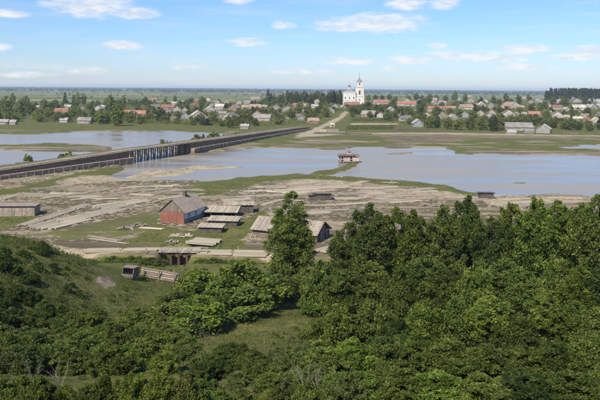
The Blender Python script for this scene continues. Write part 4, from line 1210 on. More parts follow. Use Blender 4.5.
# heaps of slabs and broken boards
def heap(px, py, r, n, label, m='plank_grey', name='slab_heap'):
    rr = random.Random(int(px * 7 + py))
    x, y, z = hit(px, py)
    e = thing(name, label, 'heap', (x, y, z), 0)
    me = MB().box(-0.5, 0.5, -0.5, 0.5, -0.5, 0.5).mesh('slab', m)
    for k in range(n):
        o = link('slab', me, e)
        q, an = r * math.sqrt(rr.random()), rr.uniform(0, 6.28)
        o.location = (q * math.cos(an), q * math.sin(an) * 0.7, 0.15 + (1 - q / r) * 0.7 * rr.random())
        o.scale = (rr.uniform(0.8, 2.2), rr.uniform(0.15, 0.4), rr.uniform(0.06, 0.2)); o.rotation_euler = (rr.uniform(-0.2, 0.2), rr.uniform(-0.25, 0.25), rr.uniform(0, 3.1))
heap(181, 236.5, 2.4, 34, 'heap of pale broken slabs on the grass below the house', 'plank_pale')
heap(126, 229, 1.8, 22, 'left heap of pale rubble and slabs on the grass before the house', 'rubble')
heap(139, 226, 1.6, 20, 'right heap of pale rubble beside the log pile before the house', 'rubble')
heap(172, 243, 1.3, 14, 'scatter of pale boards on the grass left of the square raft')
heap(122, 145.3, 7.0, 40, 'pile of driftwood on the spit behind the bridge span', 'log_brown', 'driftwood_pile')
heap(427, 206, 1.6, 16, 'pale rubble left of the dark mooring post', 'rubble')
heap(437, 207, 2.0, 18, 'pale rubble right of the dark mooring post', 'rubble')
heap(391, 183.2, 2.5, 20, 'pale driftwood heap on the grassy shore right of the pavilion', 'plank_pale', 'driftwood_pile')
heap(570, 133.4, 6.0, 30, 'flat dark pile of boards right of the gabled barn', 'plank_grey', 'board_pile')
for k, (a, b2, lab) in enumerate(((430.5, 205.5, 'dark weathered mooring post standing on the mud flats at right'), (255, 201, 'thin dark post on the flats above the upright dark shed'), (258, 209, 'thin leaning post beside the upright dark shed'), (353, 203, 'short dark post on the flats right of the dark hut'), (238, 251.5, 'short pale post beside the log road left of the barn'))):
    x, y, z = hit(a, b2)
    pm = thing('mooring_post' if k == 0 else 'post', lab, 'post', (x, y, z - 0.2))
    r_ = 0.26 if k == 0 else 0.1
    MB().tube((0, 0, 0), (0.06, 0, 1.75 if k < 3 else 1.2), r_ * 0.8, r_, 8).build('shaft', 'plank_dark' if k != 4 else 'plank_pale', pm)
    if k == 0:
        MB().lathe([(0.30, 1.45), (0.31, 1.6), (0.2, 1.9)], 8).build('cap', 'plank_dark', pm)
# loose timber litter on the mud: uncountable
rng = np.random.default_rng(77)
N = 7500
YY = rng.uniform(142, 300, N); XX = rng.uniform(-0.46, 0.46, N) * YY
cv_ = cover(XX, YY, None); zz, dd = hfull(XX, YY)
ok = (cv_[:, 0] < 0.5) & (dd < -4)
XX, YY, zz = XX[ok], YY[ok], zz[ok]
n = len(XX)
ln = rng.uniform(0.4, 2.4, n); wd = rng.uniform(0.06, 0.2, n); an = rng.normal(0.15, 0.35, n)
ax_ = np.stack([np.cos(an), np.sin(an), 0 * an], -1) * (ln / 2)[:, None]; bx2 = np.stack([-np.sin(an), np.cos(an), 0 * an], -1) * (wd / 2)[:, None]
P = np.stack([XX, YY, zz], -1)
up3 = np.array([0, 0, 1.0]) * 0.14
V = np.stack([P - ax_ - bx2, P + ax_ - bx2, P + ax_ + bx2, P - ax_ + bx2, P - ax_ - bx2 + up3, P + ax_ - bx2 + up3, P + ax_ + bx2 + up3, P - ax_ + bx2 + up3], 1).reshape(-1, 3)
fq = np.array([(4, 5, 6, 7), (0, 1, 5, 4), (1, 2, 6, 5), (2, 3, 7, 6), (3, 0, 4, 7)])
Q = (np.arange(n)[:, None, None] * 8 + fq[None]).reshape(-1, 4)
half = (n // 2)
for k, (sl_, m_) in enumerate(((slice(0, half), 'litter_wood'), (slice(half, n), 'log_brown'))):
    vs = V.reshape(n, 8, 3)[sl_].reshape(-1, 3); qs = Q.reshape(n, 5, 4)[: len(vs) // 8].reshape(-1, 4)
    ob = link('timber_litter' if k == 0 else 'bark_litter', np_mesh('litter', vs, qs, m_))
    tag(ob, 'pale loose boards littering the mud flats' if k == 0 else 'dark loose bark and slabs littering the mud flats', 'litter', kind='stuff')

# ------------------------------------------------------------------ little log-road bridge over the creek
bx_, by_, bz_ = at_z(178, 253, 0.6)[0], 135.4, 0.6
lb = thing('footbridge', 'small plank bridge on dark posts carrying the log road over the creek', 'bridge', (bx_, by_, -2.6), 0.0)
for k in range(18):
    x0 = -4.0 + k * 0.44
    MB().box(x0, x0 + 0.40, -1.9 + random.uniform(-0.15, 0.1), 2.6 + random.uniform(-0.1, 0.1), 3.12, 3.22 + 0.03 * (k % 2)).build('plank', 'plank_pale', lb)
for yb in (-1.5, 1.8):
    MB().beam((-4.1, yb, 2.96), (4.1, yb, 2.96), 0.3).build('stringer', 'plank_dark', lb)
for i, x0 in enumerate((-1.5, 0.0, 1.6)):
    for yb in (-1.4, 1.7):
        MB().tube((x0, yb, -0.3), (x0, yb, 2.7), 0.3, 0.27, 8).build('post', 'pile_red', lb)
MB().beam((-2.2, -1.45, 2.66), (2.3, -1.45, 2.66), 0.3).build('cap_beam', 'pile_red', lb)
MB().beam((-2.2, 1.75, 2.66), (2.3, 1.75, 2.66), 0.3).build('cap_beam', 'pile_red', lb)
for x0 in (-6.2, -3.3, -0.4, 2.5, 5.4):
    MB().box(x0 - 0.07, x0 + 0.07, -1.95, -1.8, 3.1, 4.15).build('rail_post', 'plank_grey', lb)
MB().beam((-6.4, -1.88, 4.1), (5.7, -1.88, 4.1), 0.1, 0.12).build('handrail', 'plank_grey', lb)
# retaining logs below it and the little weathered hatch box on the meadow edge
ax, ay, az_ = hit(140, 276.5); bx2_, by2_, bz2_ = hit(178, 283)
rw = thing('log_revetment', 'low wall of grey logs along the creek bank behind the round willow bush', 'revetment', (ax, ay, az_))
for k in range(5):
    for hlf in (0, 1):
        f0, f1 = hlf * 0.5, hlf * 0.5 + 0.49
        MB().tube(((bx2_ - ax) * f0, (by2_ - ay) * f0 + 0.28 * k, 0.1 + 0.25 * k + (bz2_ - az_) * f0), ((bx2_ - ax) * f1, (by2_ - ay) * f1 + 0.28 * k, 0.1 + 0.25 * k + (bz2_ - az_) * f1), 0.17, 0.15, 7).build('log', 'plank_grey' if k % 2 else 'log_brown', rw)
for f in (0.1, 0.5, 0.9):
    MB().tube(((bx2_ - ax) * f, (by2_ - ay) * f - 0.25, -0.5), ((bx2_ - ax) * f, (by2_ - ay) * f + 0.1, 1.2), 0.12).build('stake', 'log_brown', rw)
ax, ay, az_ = hit(127, 278)
hb = thing('wooden_hatch', 'small grey tilted wooden box with dark open front on the meadow edge', 'box', (ax, ay, az_ - 0.05), -0.35)
MB().box(-0.95, 0.95, 0.0, 1.7, 0, 0.12).build('floor', 'plank_dark', hb)
for k in range(5):
    MB().box(-0.95 + k * 0.38, -0.95 + k * 0.38 + 0.35, 1.6, 1.7, 0.12, 1.5).build('board', 'gable_boards', hb)
for s in (-1, 1):
    vs = [(s * 0.95 - 0.05 + a, y, z) for a in (0, 0.1) for y, z in ((0, 0.12), (1.6, 0.12), (1.6, 1.5), (0.35, 1.5))]
    MB().add(vs, [(0, 3, 2, 1), (4, 5, 6, 7), (0, 1, 5, 4), (1, 2, 6, 5), (2, 3, 7, 6), (3, 0, 4, 7)]).build('side', 'gable_boards', hb)
for k in range(4):
    MB().box(-1.1, 1.1, 0.2 + k * 0.4, 0.2 + k * 0.4 + 0.37, 1.5, 1.56).build('lid_board', 'gable_boards', hb)
MB().box(-0.9, 0.9, 0.0, 0.07, 0.12, 0.62).build('front_board', 'gable_boards', hb)

# ------------------------------------------------------------------ trees and bushes
def tree_meshes(seed, h, w, kind, nclump, per, leaf, crad, limbs, leafm, barkm, fine_branch=True):
    """one trunk mesh and one crown mesh; several leaders give an uneven outline with gaps"""
    rng = np.random.default_rng(seed)
    L = []
    if kind == 'birch':
        L.append((0, 0, h, w * 0.34, 0.16))
        for k in range(6):
            an = k * 1.05 + rng.uniform(-0.3, 0.3); q = w * rng.uniform(0.16, 0.30)
            L.append((q * math.cos(an), q * math.sin(an), h * rng.uniform(0.55, 0.86), w * rng.uniform(0.2, 0.27), 0.14))
    elif kind == 'aspen':
        L.append((0, 0, h, w * 0.34, 0.2))
        for k in range(7):
            an = k * 0.9 + rng.uniform(-0.3, 0.3); q = w * rng.uniform(0.18, 0.38)
            L.append((q * math.cos(an), q * math.sin(an), h * rng.uniform(0.66, 0.97), w * rng.uniform(0.21, 0.28), 0.18))
    elif kind == 'bush':
        L.append((0, 0, h, w * 0.24, 0.0))
        for k in range(11):
            an = rng.uniform(0, 6.28); q = w * 0.46 * math.sqrt(rng.random())
            L.append((q * math.cos(an), q * math.sin(an), h * (1 - 0.55 * (q / (w * 0.5)) ** 2) * rng.uniform(0.8, 1.02), w * rng.uniform(0.15, 0.22), 0.0))
    elif kind == 'round':
        L.append((0, 0, h, w * 0.36, 0.16))
        for k in range(6):
            an = k * 1.05 + rng.uniform(-0.3, 0.3); q = w * rng.uniform(0.2, 0.3)
            L.append((q * math.cos(an), q * math.sin(an), h * rng.uniform(0.66, 0.92), w * rng.uniform(0.22, 0.28), 0.12))
    elif kind == 'spruce':
        L.append((0, 0, h, w * 0.5, 0.08))
    if kind in ('birch', 'aspen', 'round'):
        pass
    L = np.array(L)
    wt = L[:, 2] * L[:, 3] ** 2; wt /= wt.sum()
    li = rng.choice(len(L), nclump, p=wt)
    f = rng.random(nclump)
    nt = len(L) * 16
    if kind in ('birch', 'aspen') and nclump > nt:                     # close the leaders' tips with small sprays
        li[:nt] = np.repeat(np.arange(len(L)), 16); f[:nt] = np.tile(np.linspace(0.45, 1.0, 16), len(L))
    if kind == 'spruce':
        f = f ** 1.5; prof = (1 - f) ** 0.85
    elif kind in ('birch', 'aspen'):
        prof = np.interp(f, [0, 0.12, 0.35, 0.6, 0.85, 1.0], [0.4, 0.85, 1.0, 0.9, 0.62, 0.14])
    else:
        prof = np.interp(f, [0, 0.2, 0.5, 0.8, 1.0], [0.75, 0.95, 1.0, 0.72, 0.18])
    an = rng.random(nclump) * 2 * math.pi
    rad = L[li, 3] * prof * (0.35 + 0.65 * rng.random(nclump) ** 0.6)
    z = L[li, 2] * (L[li, 4] + (1 - L[li, 4]) * f)
    lean = z / L[li, 2]
    C = np.stack([L[li, 0] * (0.35 + 0.65 * lean) + rad * np.cos(an), L[li, 1] * (0.35 + 0.65 * lean) + rad * np.sin(an), np.maximum(z, crad * 0.6)], -1)
    cr = crad * rng.uniform(0.6, 1.35, nclump) * (0.42 + 0.75 * prof)
    V, Q, T = leaf_cloud(C, cr, per, leaf, rng, 0.85)
    cm_ = np_mesh('crown', V, Q, leafm, T)
    mb = MB()
    tr = h * 0.014 + 0.03
    if kind in ('bush',):
        for k in range(min(limbs, len(L) * 2)):
            q = C[rng.integers(nclump)]
            b0 = Vector((q[0] * 0.15, q[1] * 0.15, -0.3)); m1 = Vector((q[0] * 0.5, q[1] * 0.5, q[2] * 0.55))
            mb.tube(b0, m1, tr * 0.8, tr * 0.5, 5); mb.tube(m1, q, tr * 0.5, tr * 0.12, 4)
    else:
        n = 5; prev = Vector((0, 0, -0.4)); pr = tr * 1.25
        pts = [prev]
        for k in range(1, n + 1):
            p = Vector((rng.uniform(-0.02, 0.02) * h * k / n, rng.uniform(-0.02, 0.02) * h * k / n, h * 0.92 * k / n))
            r1 = tr * (1 - 0.85 * k / n)
            mb.tube(prev, p, pr, r1, 7); prev, pr = p, r1; pts.append(p)
        for k in range(limbs):
            q = Vector(C[rng.integers(nclump)])
            zz_ = max(h * 0.12, q.z - 0.35 * math.hypot(q.x, q.y) - 0.08 * h)
            fz = min(zz_ / (h * 0.92), 0.95)
            b0 = pts[int(fz * n)].lerp(pts[min(int(fz * n) + 1, n)], fz * n - int(fz * n))
            m1 = b0.lerp(q, 0.5) + Vector((0, 0, 0.03 * h))
            r0 = tr * 0.45 * (1 - fz * 0.7)
            mb.tube(b0, m1, r0, r0 * 0.6, 5); mb.tube(m1, q, r0 * 0.6, r0 * 0.15, 4)
    return mb.mesh('trunk', barkm), cm_, h, w

PROTO = {}
for k in range(2): PROTO['birch', k] = tree_meshes(100 + k, 13.5, 7.6, 'birch', 500, 72, 0.12, 0.58, 50, 'leaf', 'bark_birch')
for k in range(4): PROTO['aspen', k] = tree_meshes(110 + k, 12.5, 7.5, 'aspen', 340, 80, 0.155, 0.76, 44, 'leaf', 'bark')
for k in range(5): PROTO['bush', k] = tree_meshes(120 + k, 4.2, 6.0, 'bush', 200, 95, 0.12, 0.56, 22, 'leaf', 'bark')
for k in range(3): PROTO['shrub', k] = tree_meshes(130 + k, 2.4, 4.0, 'bush', 250, 90, 0.065, 0.30, 20, 'leaf', 'bark')
for k in range(6): PROTO['round', k] = tree_meshes(140 + k, 10.0, 8.0, 'round', 95, 30, 0.34, 0.95, 10, 'leaf_far', 'bark')
for k in range(3): PROTO['spruce', k] = tree_meshes(150 + k, 14.0, 5.0, 'spruce', 110, 24, 0.34, 0.8, 4, 'needle', 'bark')
for k in range(3): PROTO['low', k] = tree_meshes(160 + k, 3.0, 4.5, 'bush', 60, 24, 0.26, 0.62, 8, 'leaf_far', 'bark')

def plant(kind, var, x, y, h, w, tone, label, cat, group=None, name='tree', rz=None):
    tm, cm_, h0, w0 = PROTO[kind, var]
    e = thing(name, label, cat, (x, y, gz(x, y) - 0.05), random.uniform(0, 6.28) if rz is None else rz, group)
    e.scale = (w / w0, w / w0, h / h0)
    t_ = link('trunk', tm, e)
    c = link('crown', cm_, e)
    c.color = (*tone, 1.0)
    return e

def tone(kind='mid', rr=random):
    base = {'dark': (0.62, 0.66, 0.62), 'mid': (1.0, 1.0, 1.0), 'light': (1.28, 1.26, 1.05), 'grey': (1.0, 0.95, 1.35), 'yellow': (1.22, 1.14, 0.95), 'fresh': (1.12, 1.18, 0.9)}[kind]
    k = rr.uniform(0.76, 1.22); hu = rr.uniform(-0.07, 0.07)
    return tuple(min(2.0, b * k * q) for b, q in zip(base, (1 + hu, 1.0, 1 - hu)))

def by_top(kind, var, px, top, D, wpx, tn, label, cat, group=None, name='tree'):
    rx, rz = ray(px, top)
    x = rx * D; zt = CAM_H + rz * D
    h = max(1.2, zt - gz(x, D))
    return plant(kind, var, x, D, h, wpx * D / F, tone(tn), label, cat, group, name)

by_top('birch', 0, 291, 192.5, 106, 66, 'mid', 'tall central birch with pointed crown standing before the long barn', 'birch', name='birch_tree')

# wall of trees on the right, back row
back = [(348, 224, 98, 38, 'mid'), (371, 205, 96, 44, 'mid'), (397, 208, 98, 42, 'fresh'), (421, 219, 100, 36, 'mid'), (444, 206, 97, 40, 'mid'), (469, 197, 101, 36, 'dark'), (492, 218, 96, 40, 'dark'), (513, 205, 98, 44, 'mid'), (536, 199, 94, 46, 'fresh'),
        (559, 202, 97, 44, 'mid'), (581, 204, 93, 44, 'fresh'), (600, 195, 89, 48, 'mid'), (626, 196, 90, 48, 'mid'), (655, 200, 90, 46, 'dark')]
for i, (px, top, D, wp, tn) in enumerate(back):
    by_top('aspen', i % 4, px, top, D, wp * 1.15, tn, f"tall {'dark ' if tn == 'dark' else ''}leafy tree, {ordw(i)} from left in the back row on the right", 'tree', 'tall trees at the right')
mid = [(322, 262, 86, 40, 'mid'), (345, 270, 80, 44, 'mid'), (372, 262, 82, 46, 'mid'), (400, 268, 78, 44, 'dark'), (427, 256, 83, 44, 'mid'), (452, 266, 78, 40, 'dark'), (480, 262, 76, 44, 'light'), (505, 258, 82, 44, 'mid'), (528, 272, 76, 40, 'mid'), (556, 256, 80, 46, 'mid'), (582, 268, 76, 40, 'fresh'), (604, 262, 76, 44, 'dark'), (640, 262, 76, 50, 'mid')]
for i, (px, top, D, wp, tn) in enumerate(mid):
    by_top('aspen' if i % 3 else 'bush', (i + 1) % 4, px, top, D, wp * 1.2, tn, f"{'light ' if tn == 'light' else ''}bushy tree, {ordw(i)} from left in the middle row below the tall trees", 'tree', 'bushy trees in the middle row at the right')
low = [(338, 306, 66, 56, 'mid'), (372, 300, 68, 52, 'mid'), (398, 318, 62, 50, 'dark'), (428, 302, 66, 54, 'fresh'), (458, 298, 66, 46, 'mid'), (490, 296, 64, 46, 'light'), (520, 314, 62, 46, 'dark'), (546, 292, 63, 40, 'light'), (572, 300, 62, 36, 'light'), (600, 306, 60, 48, 'mid'), (636, 306, 60, 54, 'dark')]
for i, (px, top, D, wp, tn) in enumerate(low):
    by_top('bush' if tn != 'light' else 'aspen', i % 4, px, top, D, wp * 1.15, tn, f"{'pale young tree' if tn == 'light' else 'leafy bush'}, {ordw(i)} from left in the third row of greenery at the right", 'tree' if tn == 'light' else 'bush', 'greenery of the third row at the right', 'young_tree' if tn == 'light' else 'bush')
fr4 = [(322, 348, 52, 50, 'mid'), (352, 340, 54, 60, 'fresh'), (385, 336, 54, 58, 'mid'), (418, 332, 55, 60, 'fresh'), (452, 340, 52, 60, 'mid'), (486, 345, 50, 62, 'mid'), (520, 350, 50, 62, 'mid'), (556, 342, 51, 60, 'dark'), (592, 336, 52, 60, 'mid'), (628, 338, 52, 60, 'dark')]
for i, (px, top, D, wp, tn) in enumerate(fr4):
    by_top('shrub', (i + 2) % 3, px, top, D, wp * 1.25, tn, f"dense green bush, {ordw(i)} from left in the fourth row up the slope at right", 'bush', 'dense bushes of the fourth row', 'bush')
fr5 = [(355, 372, 43, 70, 'fresh'), (398, 368, 43, 70, 'mid'), (440, 372, 42, 70, 'fresh'), (482, 374, 42, 74, 'mid'), (526, 374, 42, 74, 'dark'), (570, 372, 42, 74, 'dark'), (612, 366, 43, 74, 'mid')]
for i, (px, top, D, wp, tn) in enumerate(fr5):
    by_top('shrub', (i + 1) % 3, px, top, D, wp * 1.25, tn, f"broad bush along the bottom edge right of centre, {ordw(i)} from left", 'bush', 'bushes along the bottom edge', 'bush')
# great round willow bush left of centre
for i, (px, top, D, wp, tn, lab) in enumerate(((244, 262, 90, 88, 'light', 'big round willow bush with bright top left of the central birch'), (201, 271, 87, 84, 'light', 'round willow bush with bright top, left neighbour of the biggest one'), (176, 292, 82, 66, 'mid', 'darker willow bush at the left foot of the round bushes'),
                                               (226, 280, 83, 84, 'mid', 'leafy bush in front of the big round willow bushes'), (196, 296, 76, 80, 'fresh', 'dark bush among dead twigs below the round willows'), (168, 304, 74, 62, 'mid', 'dark bush left of the clearing, among bare grey twigs'))):
    by_top('bush', i % 5, px, top, D, wp * 1.15, tn, lab, 'bush', None, 'willow_bush')
for i, (px, top, D, wp, tn, lab) in enumerate(((272, 268, 101, 36, 'mid', 'bush at the left foot of the central birch'), (306, 272, 100, 40, 'mid', 'bush at the right foot of the central birch'), (288, 278, 98, 32, 'dark', 'low dark bush directly before the birch trunk'), (316, 288, 86, 48, 'fresh', 'leafy bush on the right side of the grassy clearing, upper one'), (322, 318, 72, 46, 'mid', 'leafy bush on the right side of the grassy clearing, lower one'))):
    by_top('bush', (i + 3) % 5, px, top, D, wp * 1.2, tn, lab, 'bush', None, 'bush')
# shrubs along the creek
for i, (px, top, D, wp, tn) in enumerate(((92, 260, 130, 30, 'mid'), (112, 256, 130, 32, 'fresh'), (131, 256, 130, 30, 'mid'), (150, 263, 127, 24, 'grey'), (160, 266, 126, 16, 'grey'), (200, 259, 130, 22, 'mid'), (214, 258, 131, 30, 'mid'), (234, 260, 131, 30, 'fresh'), (254, 262, 130, 28, 'mid'), (272, 262, 129, 28, 'dark'), (322, 268, 118, 40, 'mid'), (310, 276, 108, 36, 'dark'), (345, 262, 120, 40, 'mid'))):
    by_top('shrub', i % 3, px, top, D, wp * 1.25, tn, f"{'greyish' if tn == 'grey' else 'green'} creek-side shrub, {ordw(i)} from left along the gully below the log road", 'shrub', 'shrubs in the creek gully', 'shrub')
# left slope
def at_base(kind, var, px, py, h, w_, tn, label, cat, group, name):
    x, y, z = hit(px, py)
    return plant(kind, var, x, y, h, w_, tone(tn), label, cat, group, name)
rr = random.Random(31)
slope = []
for (x0, x1, y0, y1, n, h0, h1, tn) in ((-20, 42, 250, 300, 13, 0.9, 1.7, 'dark'), (42, 80, 262, 296, 6, 0.5, 0.9, 'dark'), (-20, 50, 300, 335, 9, 1.4, 2.4, 'dark'), (48, 75, 318, 328, 3, 1.6, 2.2, 'dark'), (50, 160, 318, 340, 16, 1.2, 2.0, 'mid')):
    for k in range(n):
        slope.append((rr.uniform(x0, x1), rr.uniform(y0, y1), rr.uniform(h0, h1), tn))
slope.sort()
for i, (px, py, h, tn) in enumerate(slope):
    at_base('shrub', i % 3, px, py, h, h * rr.uniform(1.7, 2.4), tn, f"low {'dark ' if tn == 'dark' else ''}shrub on the left hillside, {ordw(i)} from the left", 'shrub', 'shrubs on the left hillside', 'shrub')
botl = []
for (x0, x1, y0, y1, n, h0, h1, tns) in ((-25, 70, 345, 374, 12, 1.5, 2.3, ('mid', 'grey')), (70, 190, 340, 374, 16, 1.5, 2.3, ('yellow', 'mid', 'fresh')), (190, 320, 358, 392, 24, 1.0, 1.7, ('mid', 'grey', 'dark'))):
    for k in range(n):
        botl.append((x0 + (x1 - x0) * (k + rr.random()) / n, rr.uniform(y0, y1), rr.uniform(h0, h1), rr.choice(tns)))
botl.sort()
for i, (px, py, h, tn) in enumerate(botl):
    at_base('shrub', i % 3, px, py, h, h * rr.uniform(1.9, 2.5), tn, f"{dict(grey='greyish', yellow='yellow-green').get(tn, 'green')} shrub near the bottom left, {ordw(i)} from the left edge of the picture", 'shrub', 'shrubs at the bottom left', 'shrub')
# nearest brush at the lower frame edge
edge = []
for k in range(19):
    px = -15 + k * 20 + rr.uniform(-6, 6)
    edge.append((px, rr.uniform(372, 386) + (6 if 200 < px < 300 else 0), rr.uniform(33, 39), rr.choice(('mid', 'grey', 'mid', 'yellow'))))
for i, (px, top, D, tn) in enumerate(edge):
    by_top('shrub', i % 3, px, top, D, rr.uniform(50, 64), tn, f"{dict(grey='greyish', yellow='yellow-green').get(tn, 'green')} brush cut by the bottom edge, {ordw(i)} from left", 'shrub', 'brush at the bottom edge', 'shrub')

# bare grey branches poking out of the brush
def dead_shrub(px, py, h, label, seed, lean=0.0):
    rr = random.Random(seed)
    x, y, z = hit(px, py)
    e = thing('dead_shrub', label, 'dead shrub', (x, y, z - 0.1), 0, 'bare grey shrubs')
    for k in range(rr.randint(6, 9)):
        mb = MB()
        an = rr.uniform(0, 6.28); sp = rr.uniform(0.25, 0.8)
        p = Vector((0, 0, 0)); d = Vector((math.cos(an) * sp + lean, math.sin(an) * sp, 1)).normalized()
        l = h * rr.uniform(0.6, 1.05); r = 0.026
        for s in range(5):
            q = p + d * (l / 5)
            mb.tube(p, q, r, r * 0.75, 5)
            if s >= 1:
                for t_ in range(2):
                    d2 = (d + Vector((rr.uniform(-1, 1), rr.uniform(-1, 1), rr.uniform(-0.2, 0.6))) * 0.8).normalized()
                    q2 = q + d2 * l * rr.uniform(0.12, 0.3)
                    mb.tube(q, q2, r * 0.5, r * 0.2, 4)
            d = (d + Vector((rr.uniform(-0.3, 0.3), rr.uniform(-0.3, 0.3), rr.uniform(-0.25, 0.1)))).normalized(); p = q; r *= 0.75
        mb.build('branch', 'dead_wood', e)
for i, (px, py, h, lab) in enumerate(((160, 345, 3.2, 'bare grey shrub left of the round willow bushes'), (178, 338, 3.4, 'bare arching grey branches in front of the round willows'), (208, 345, 2.6, 'bare grey twigs below the dark bush left of the clearing'), (305, 392, 2.6, 'pale bare shrub at the bottom centre'), (318, 392, 2.4, 'pale bare shrub at the bottom just right of centre'), (340, 394, 2.2, 'bare pale branches at the bottom edge before the green bushes'),
                                          (35, 384, 2.4, 'bare grey twigs at the bottom left corner'), (60, 388, 2.0, 'second bare grey shrub from the bottom left corner'), (335, 345, 3.2, 'bare branches between the green bushes right of the clearing'), (20, 372, 2.0, 'bare twigs rising above the shrubs at the left edge'), (555, 350, 3.0, 'pale bare trunk and twigs among the right-hand bushes'), (286, 372, 1.8, 'thin pale stalks at the right side of the clearing'))):
    dead_shrub(px, py, h, lab, 50 + i)

# ------------------------------------------------------------------ meadow grass
def grass(name, label, n, y0, y1, s0, s1, seed, hmin, hmax, keepf):
    rng = np.random.default_rng(seed)
    Y = y0 + (y1 - y0) * rng.random(n) ** 0.8; X = rng.uniform(s0, s1, n) * Y
    cv_ = cover(X, Y, None)
    z, d = hfull(X, Y)
    k = (cv_[:, 0] > keepf) & (d < -3) & (rng.random(n) < 0.5 + fbm(X / 5, Y / 5, 71) * 1.4)
    X, Y, z = X[k], Y[k], z[k]; m_ = len(X)
    h = rng.uniform(hmin, hmax, m_) * (0.7 + 0.9 * np.clip(fbm(X / 7, Y / 7, 81) + 0.4, 0, 1))
    an = rng.random(m_) * 6.28
    wv = np.stack([np.cos(an), np.sin(an), 0 * an], -1) * (h * 0.16)[:, None]
    P = np.stack([X, Y, z - 0.05], -1)
    tip = P + np.stack([rng.normal(0, 0.3, m_) * h, rng.normal(0, 0.3, m_) * h, h], -1)
    V = np.stack([P - wv, P + wv, tip + wv * 0.3, tip - wv * 0.3], 1).reshape(-1, 3)
    T = np.clip(rng.random(m_) * 0.7 + fbm(X / 6, Y / 6, 91) * 0.9 + 0.1, 0, 1)
    ob = link(name, np_mesh(name, V, np.arange(m_ * 4).reshape(-1, 4), 'grass_blade', T))
    tag(ob, label, 'grass', kind='stuff')
grass('meadow_grass', 'rough green grass covering the near slope and clearing', 230000, 34, 136, -0.5, 0.5, 1, 0.09, 0.26, 0.6)
grass('bank_grass', 'grass and reeds on the green patches of the flats', 60000, 137, 330, -0.46, 0.46, 2, 0.15, 0.4, 0.7)

rng = np.random.default_rng(909)
NS = 5200
Y = rng.uniform(40, 126, NS); X = rng.uniform(-0.47, 0.30, NS) * Y
PXs, PYs = proj(X, Y, hbase(X, Y))
spur = (X < -23) & (Y > 60)
dens_ = np.where(spur, 0.75, np.where(Y > 112, 0.35, 0.10)) + 0.55 * fbm(X / 8, Y / 8, 15)
keep = (rng.random(NS) < dens_) & ~((PXs > 88) & (PXs < 124) & (PYs > 265) & (PYs < 295))
X, Y = X[keep], Y[keep]
Z = hbase(X, Y)
r_ = rng.uniform(0.22, 0.62, len(X)) * np.where(X < -23, 1.3, 0.8)
V, Q, T = leaf_cloud(np.stack([X, Y, Z + r_ * 0.4], -1), r_, 55, 0.085, rng, 0.8)
so = link('hillside_scrub', np_mesh('hillside_scrub', V, Q, 'leaf', T * 0.75))
so.color = (0.85, 0.85, 0.85, 1)
tag(so, 'low tangled scrub and weeds over the left hillside and meadow', 'scrub', kind='stuff')

# ------------------------------------------------------------------ village trees
rr = random.Random(77)
VT = []      # px, py, hpx, wpx, kind, tone
def vt(px, py, top, wp, kind='round', tn=None):
    VT.append((px, py, py - top, wp, kind, tn or rr.choice(('mid', 'mid', 'fresh', 'dark', 'fresh'))))
for a in ((65, 104, 92, 6, 'spruce'), (78, 106, 91.5, 7), (73.5, 104, 94, 5), (84, 106, 93.5, 6), (110, 115, 95, 13), (124, 108, 95, 6), (120, 113, 101, 12), (145, 106, 96.5, 7), (117, 126, 103, 17), (100, 124, 110, 12), (93, 118, 108, 8), (130, 123, 112, 9), (140, 124, 114, 10), (13, 106, 93, 7), (26, 106, 95, 9), (7, 114, 96, 14), (20, 116, 100, 13), (32, 115, 103, 12), (45, 114, 100, 10),
          (55, 121, 113, 9), (48, 119, 107, 10), (160, 122, 107, 16), (150, 121, 107, 12), (165, 123, 114, 12), (147, 116, 108, 10), (201, 106, 96, 8), (204, 105, 97, 6), (175, 102, 95, 6), (186, 109, 100, 9), (193, 125, 118, 8), (202, 125, 119, 8), (230, 128, 114, 12), (246, 122, 109, 13), (240, 117, 109, 10), (213, 120, 111, 10), (268, 102, 88.5, 5, 'spruce'),
          (308, 117, 104, 13), (325, 117, 105, 12), (318, 114, 106, 10), (300, 111, 101, 9), (393, 106, 99, 8), (381, 116, 104, 9), (395, 118, 110, 10), (388, 121, 112, 11), (412, 117, 108, 10), (421, 115, 104, 12), (425, 126, 114, 12), (430, 128, 116, 12), (437, 128, 118, 10), (448, 129, 118, 12), (458, 130, 119, 12), (470, 130, 117, 13), (482, 130, 118, 13), (493, 131, 115, 14), (500, 130, 118, 12),
          (455, 101, 90, 7), (465, 102, 93, 6), (493, 104, 95, 7), (506, 104, 93, 7), (519, 105, 94, 8), (529, 104, 94.5, 7), (546, 118, 108, 12), (553, 128, 118, 12), (565, 129, 120, 12), (570, 130, 118, 12), (548, 127, 119, 10), (540, 124, 117, 9), (578, 130, 122, 10), (590, 131, 123, 10), (600, 130, 116, 10), (566, 107, 98, 9), (585, 105, 96, 8), (553, 105, 97, 8), (587, 117, 108, 10), (545, 110, 101, 9), (26.5, 161, 153.5, 9, 'low'), (30, 162, 155, 8, 'low'), (62, 158, 151, 11, 'low'), (69, 157, 149, 12, 'low'), (75, 155, 151, 7, 'low')):
    vt(*a[:4], a[4] if len(a) > 4 else 'round')
for (px, py, top) in ((197, 142, 134), (203, 141, 135), (212, 140, 132), (217, 139, 133), (224, 140, 135), (236, 137, 132.5), (162, 146, 139), (167, 145, 141), (171, 144.5, 141)):
    vt(px, py, top - 3, (py - top) * 1.5, 'low')
for k in range(26):                                                   # spruces left of the church
    px = 272 + k * 2.9 + rr.uniform(-1.2, 1.2)
    vt(px, 103 + rr.uniform(-1, 1.5), rr.uniform(89.5, 93.5) if px > 284 else rr.uniform(92, 96), rr.uniform(6, 9), 'spruce' if k % 3 == 0 else 'round', 'dark')
for k in range(12):
    vt(366 + k * 8 + rr.uniform(-3, 3), 101 + rr.uniform(-1, 1), rr.uniform(93, 96), 7, 'round')
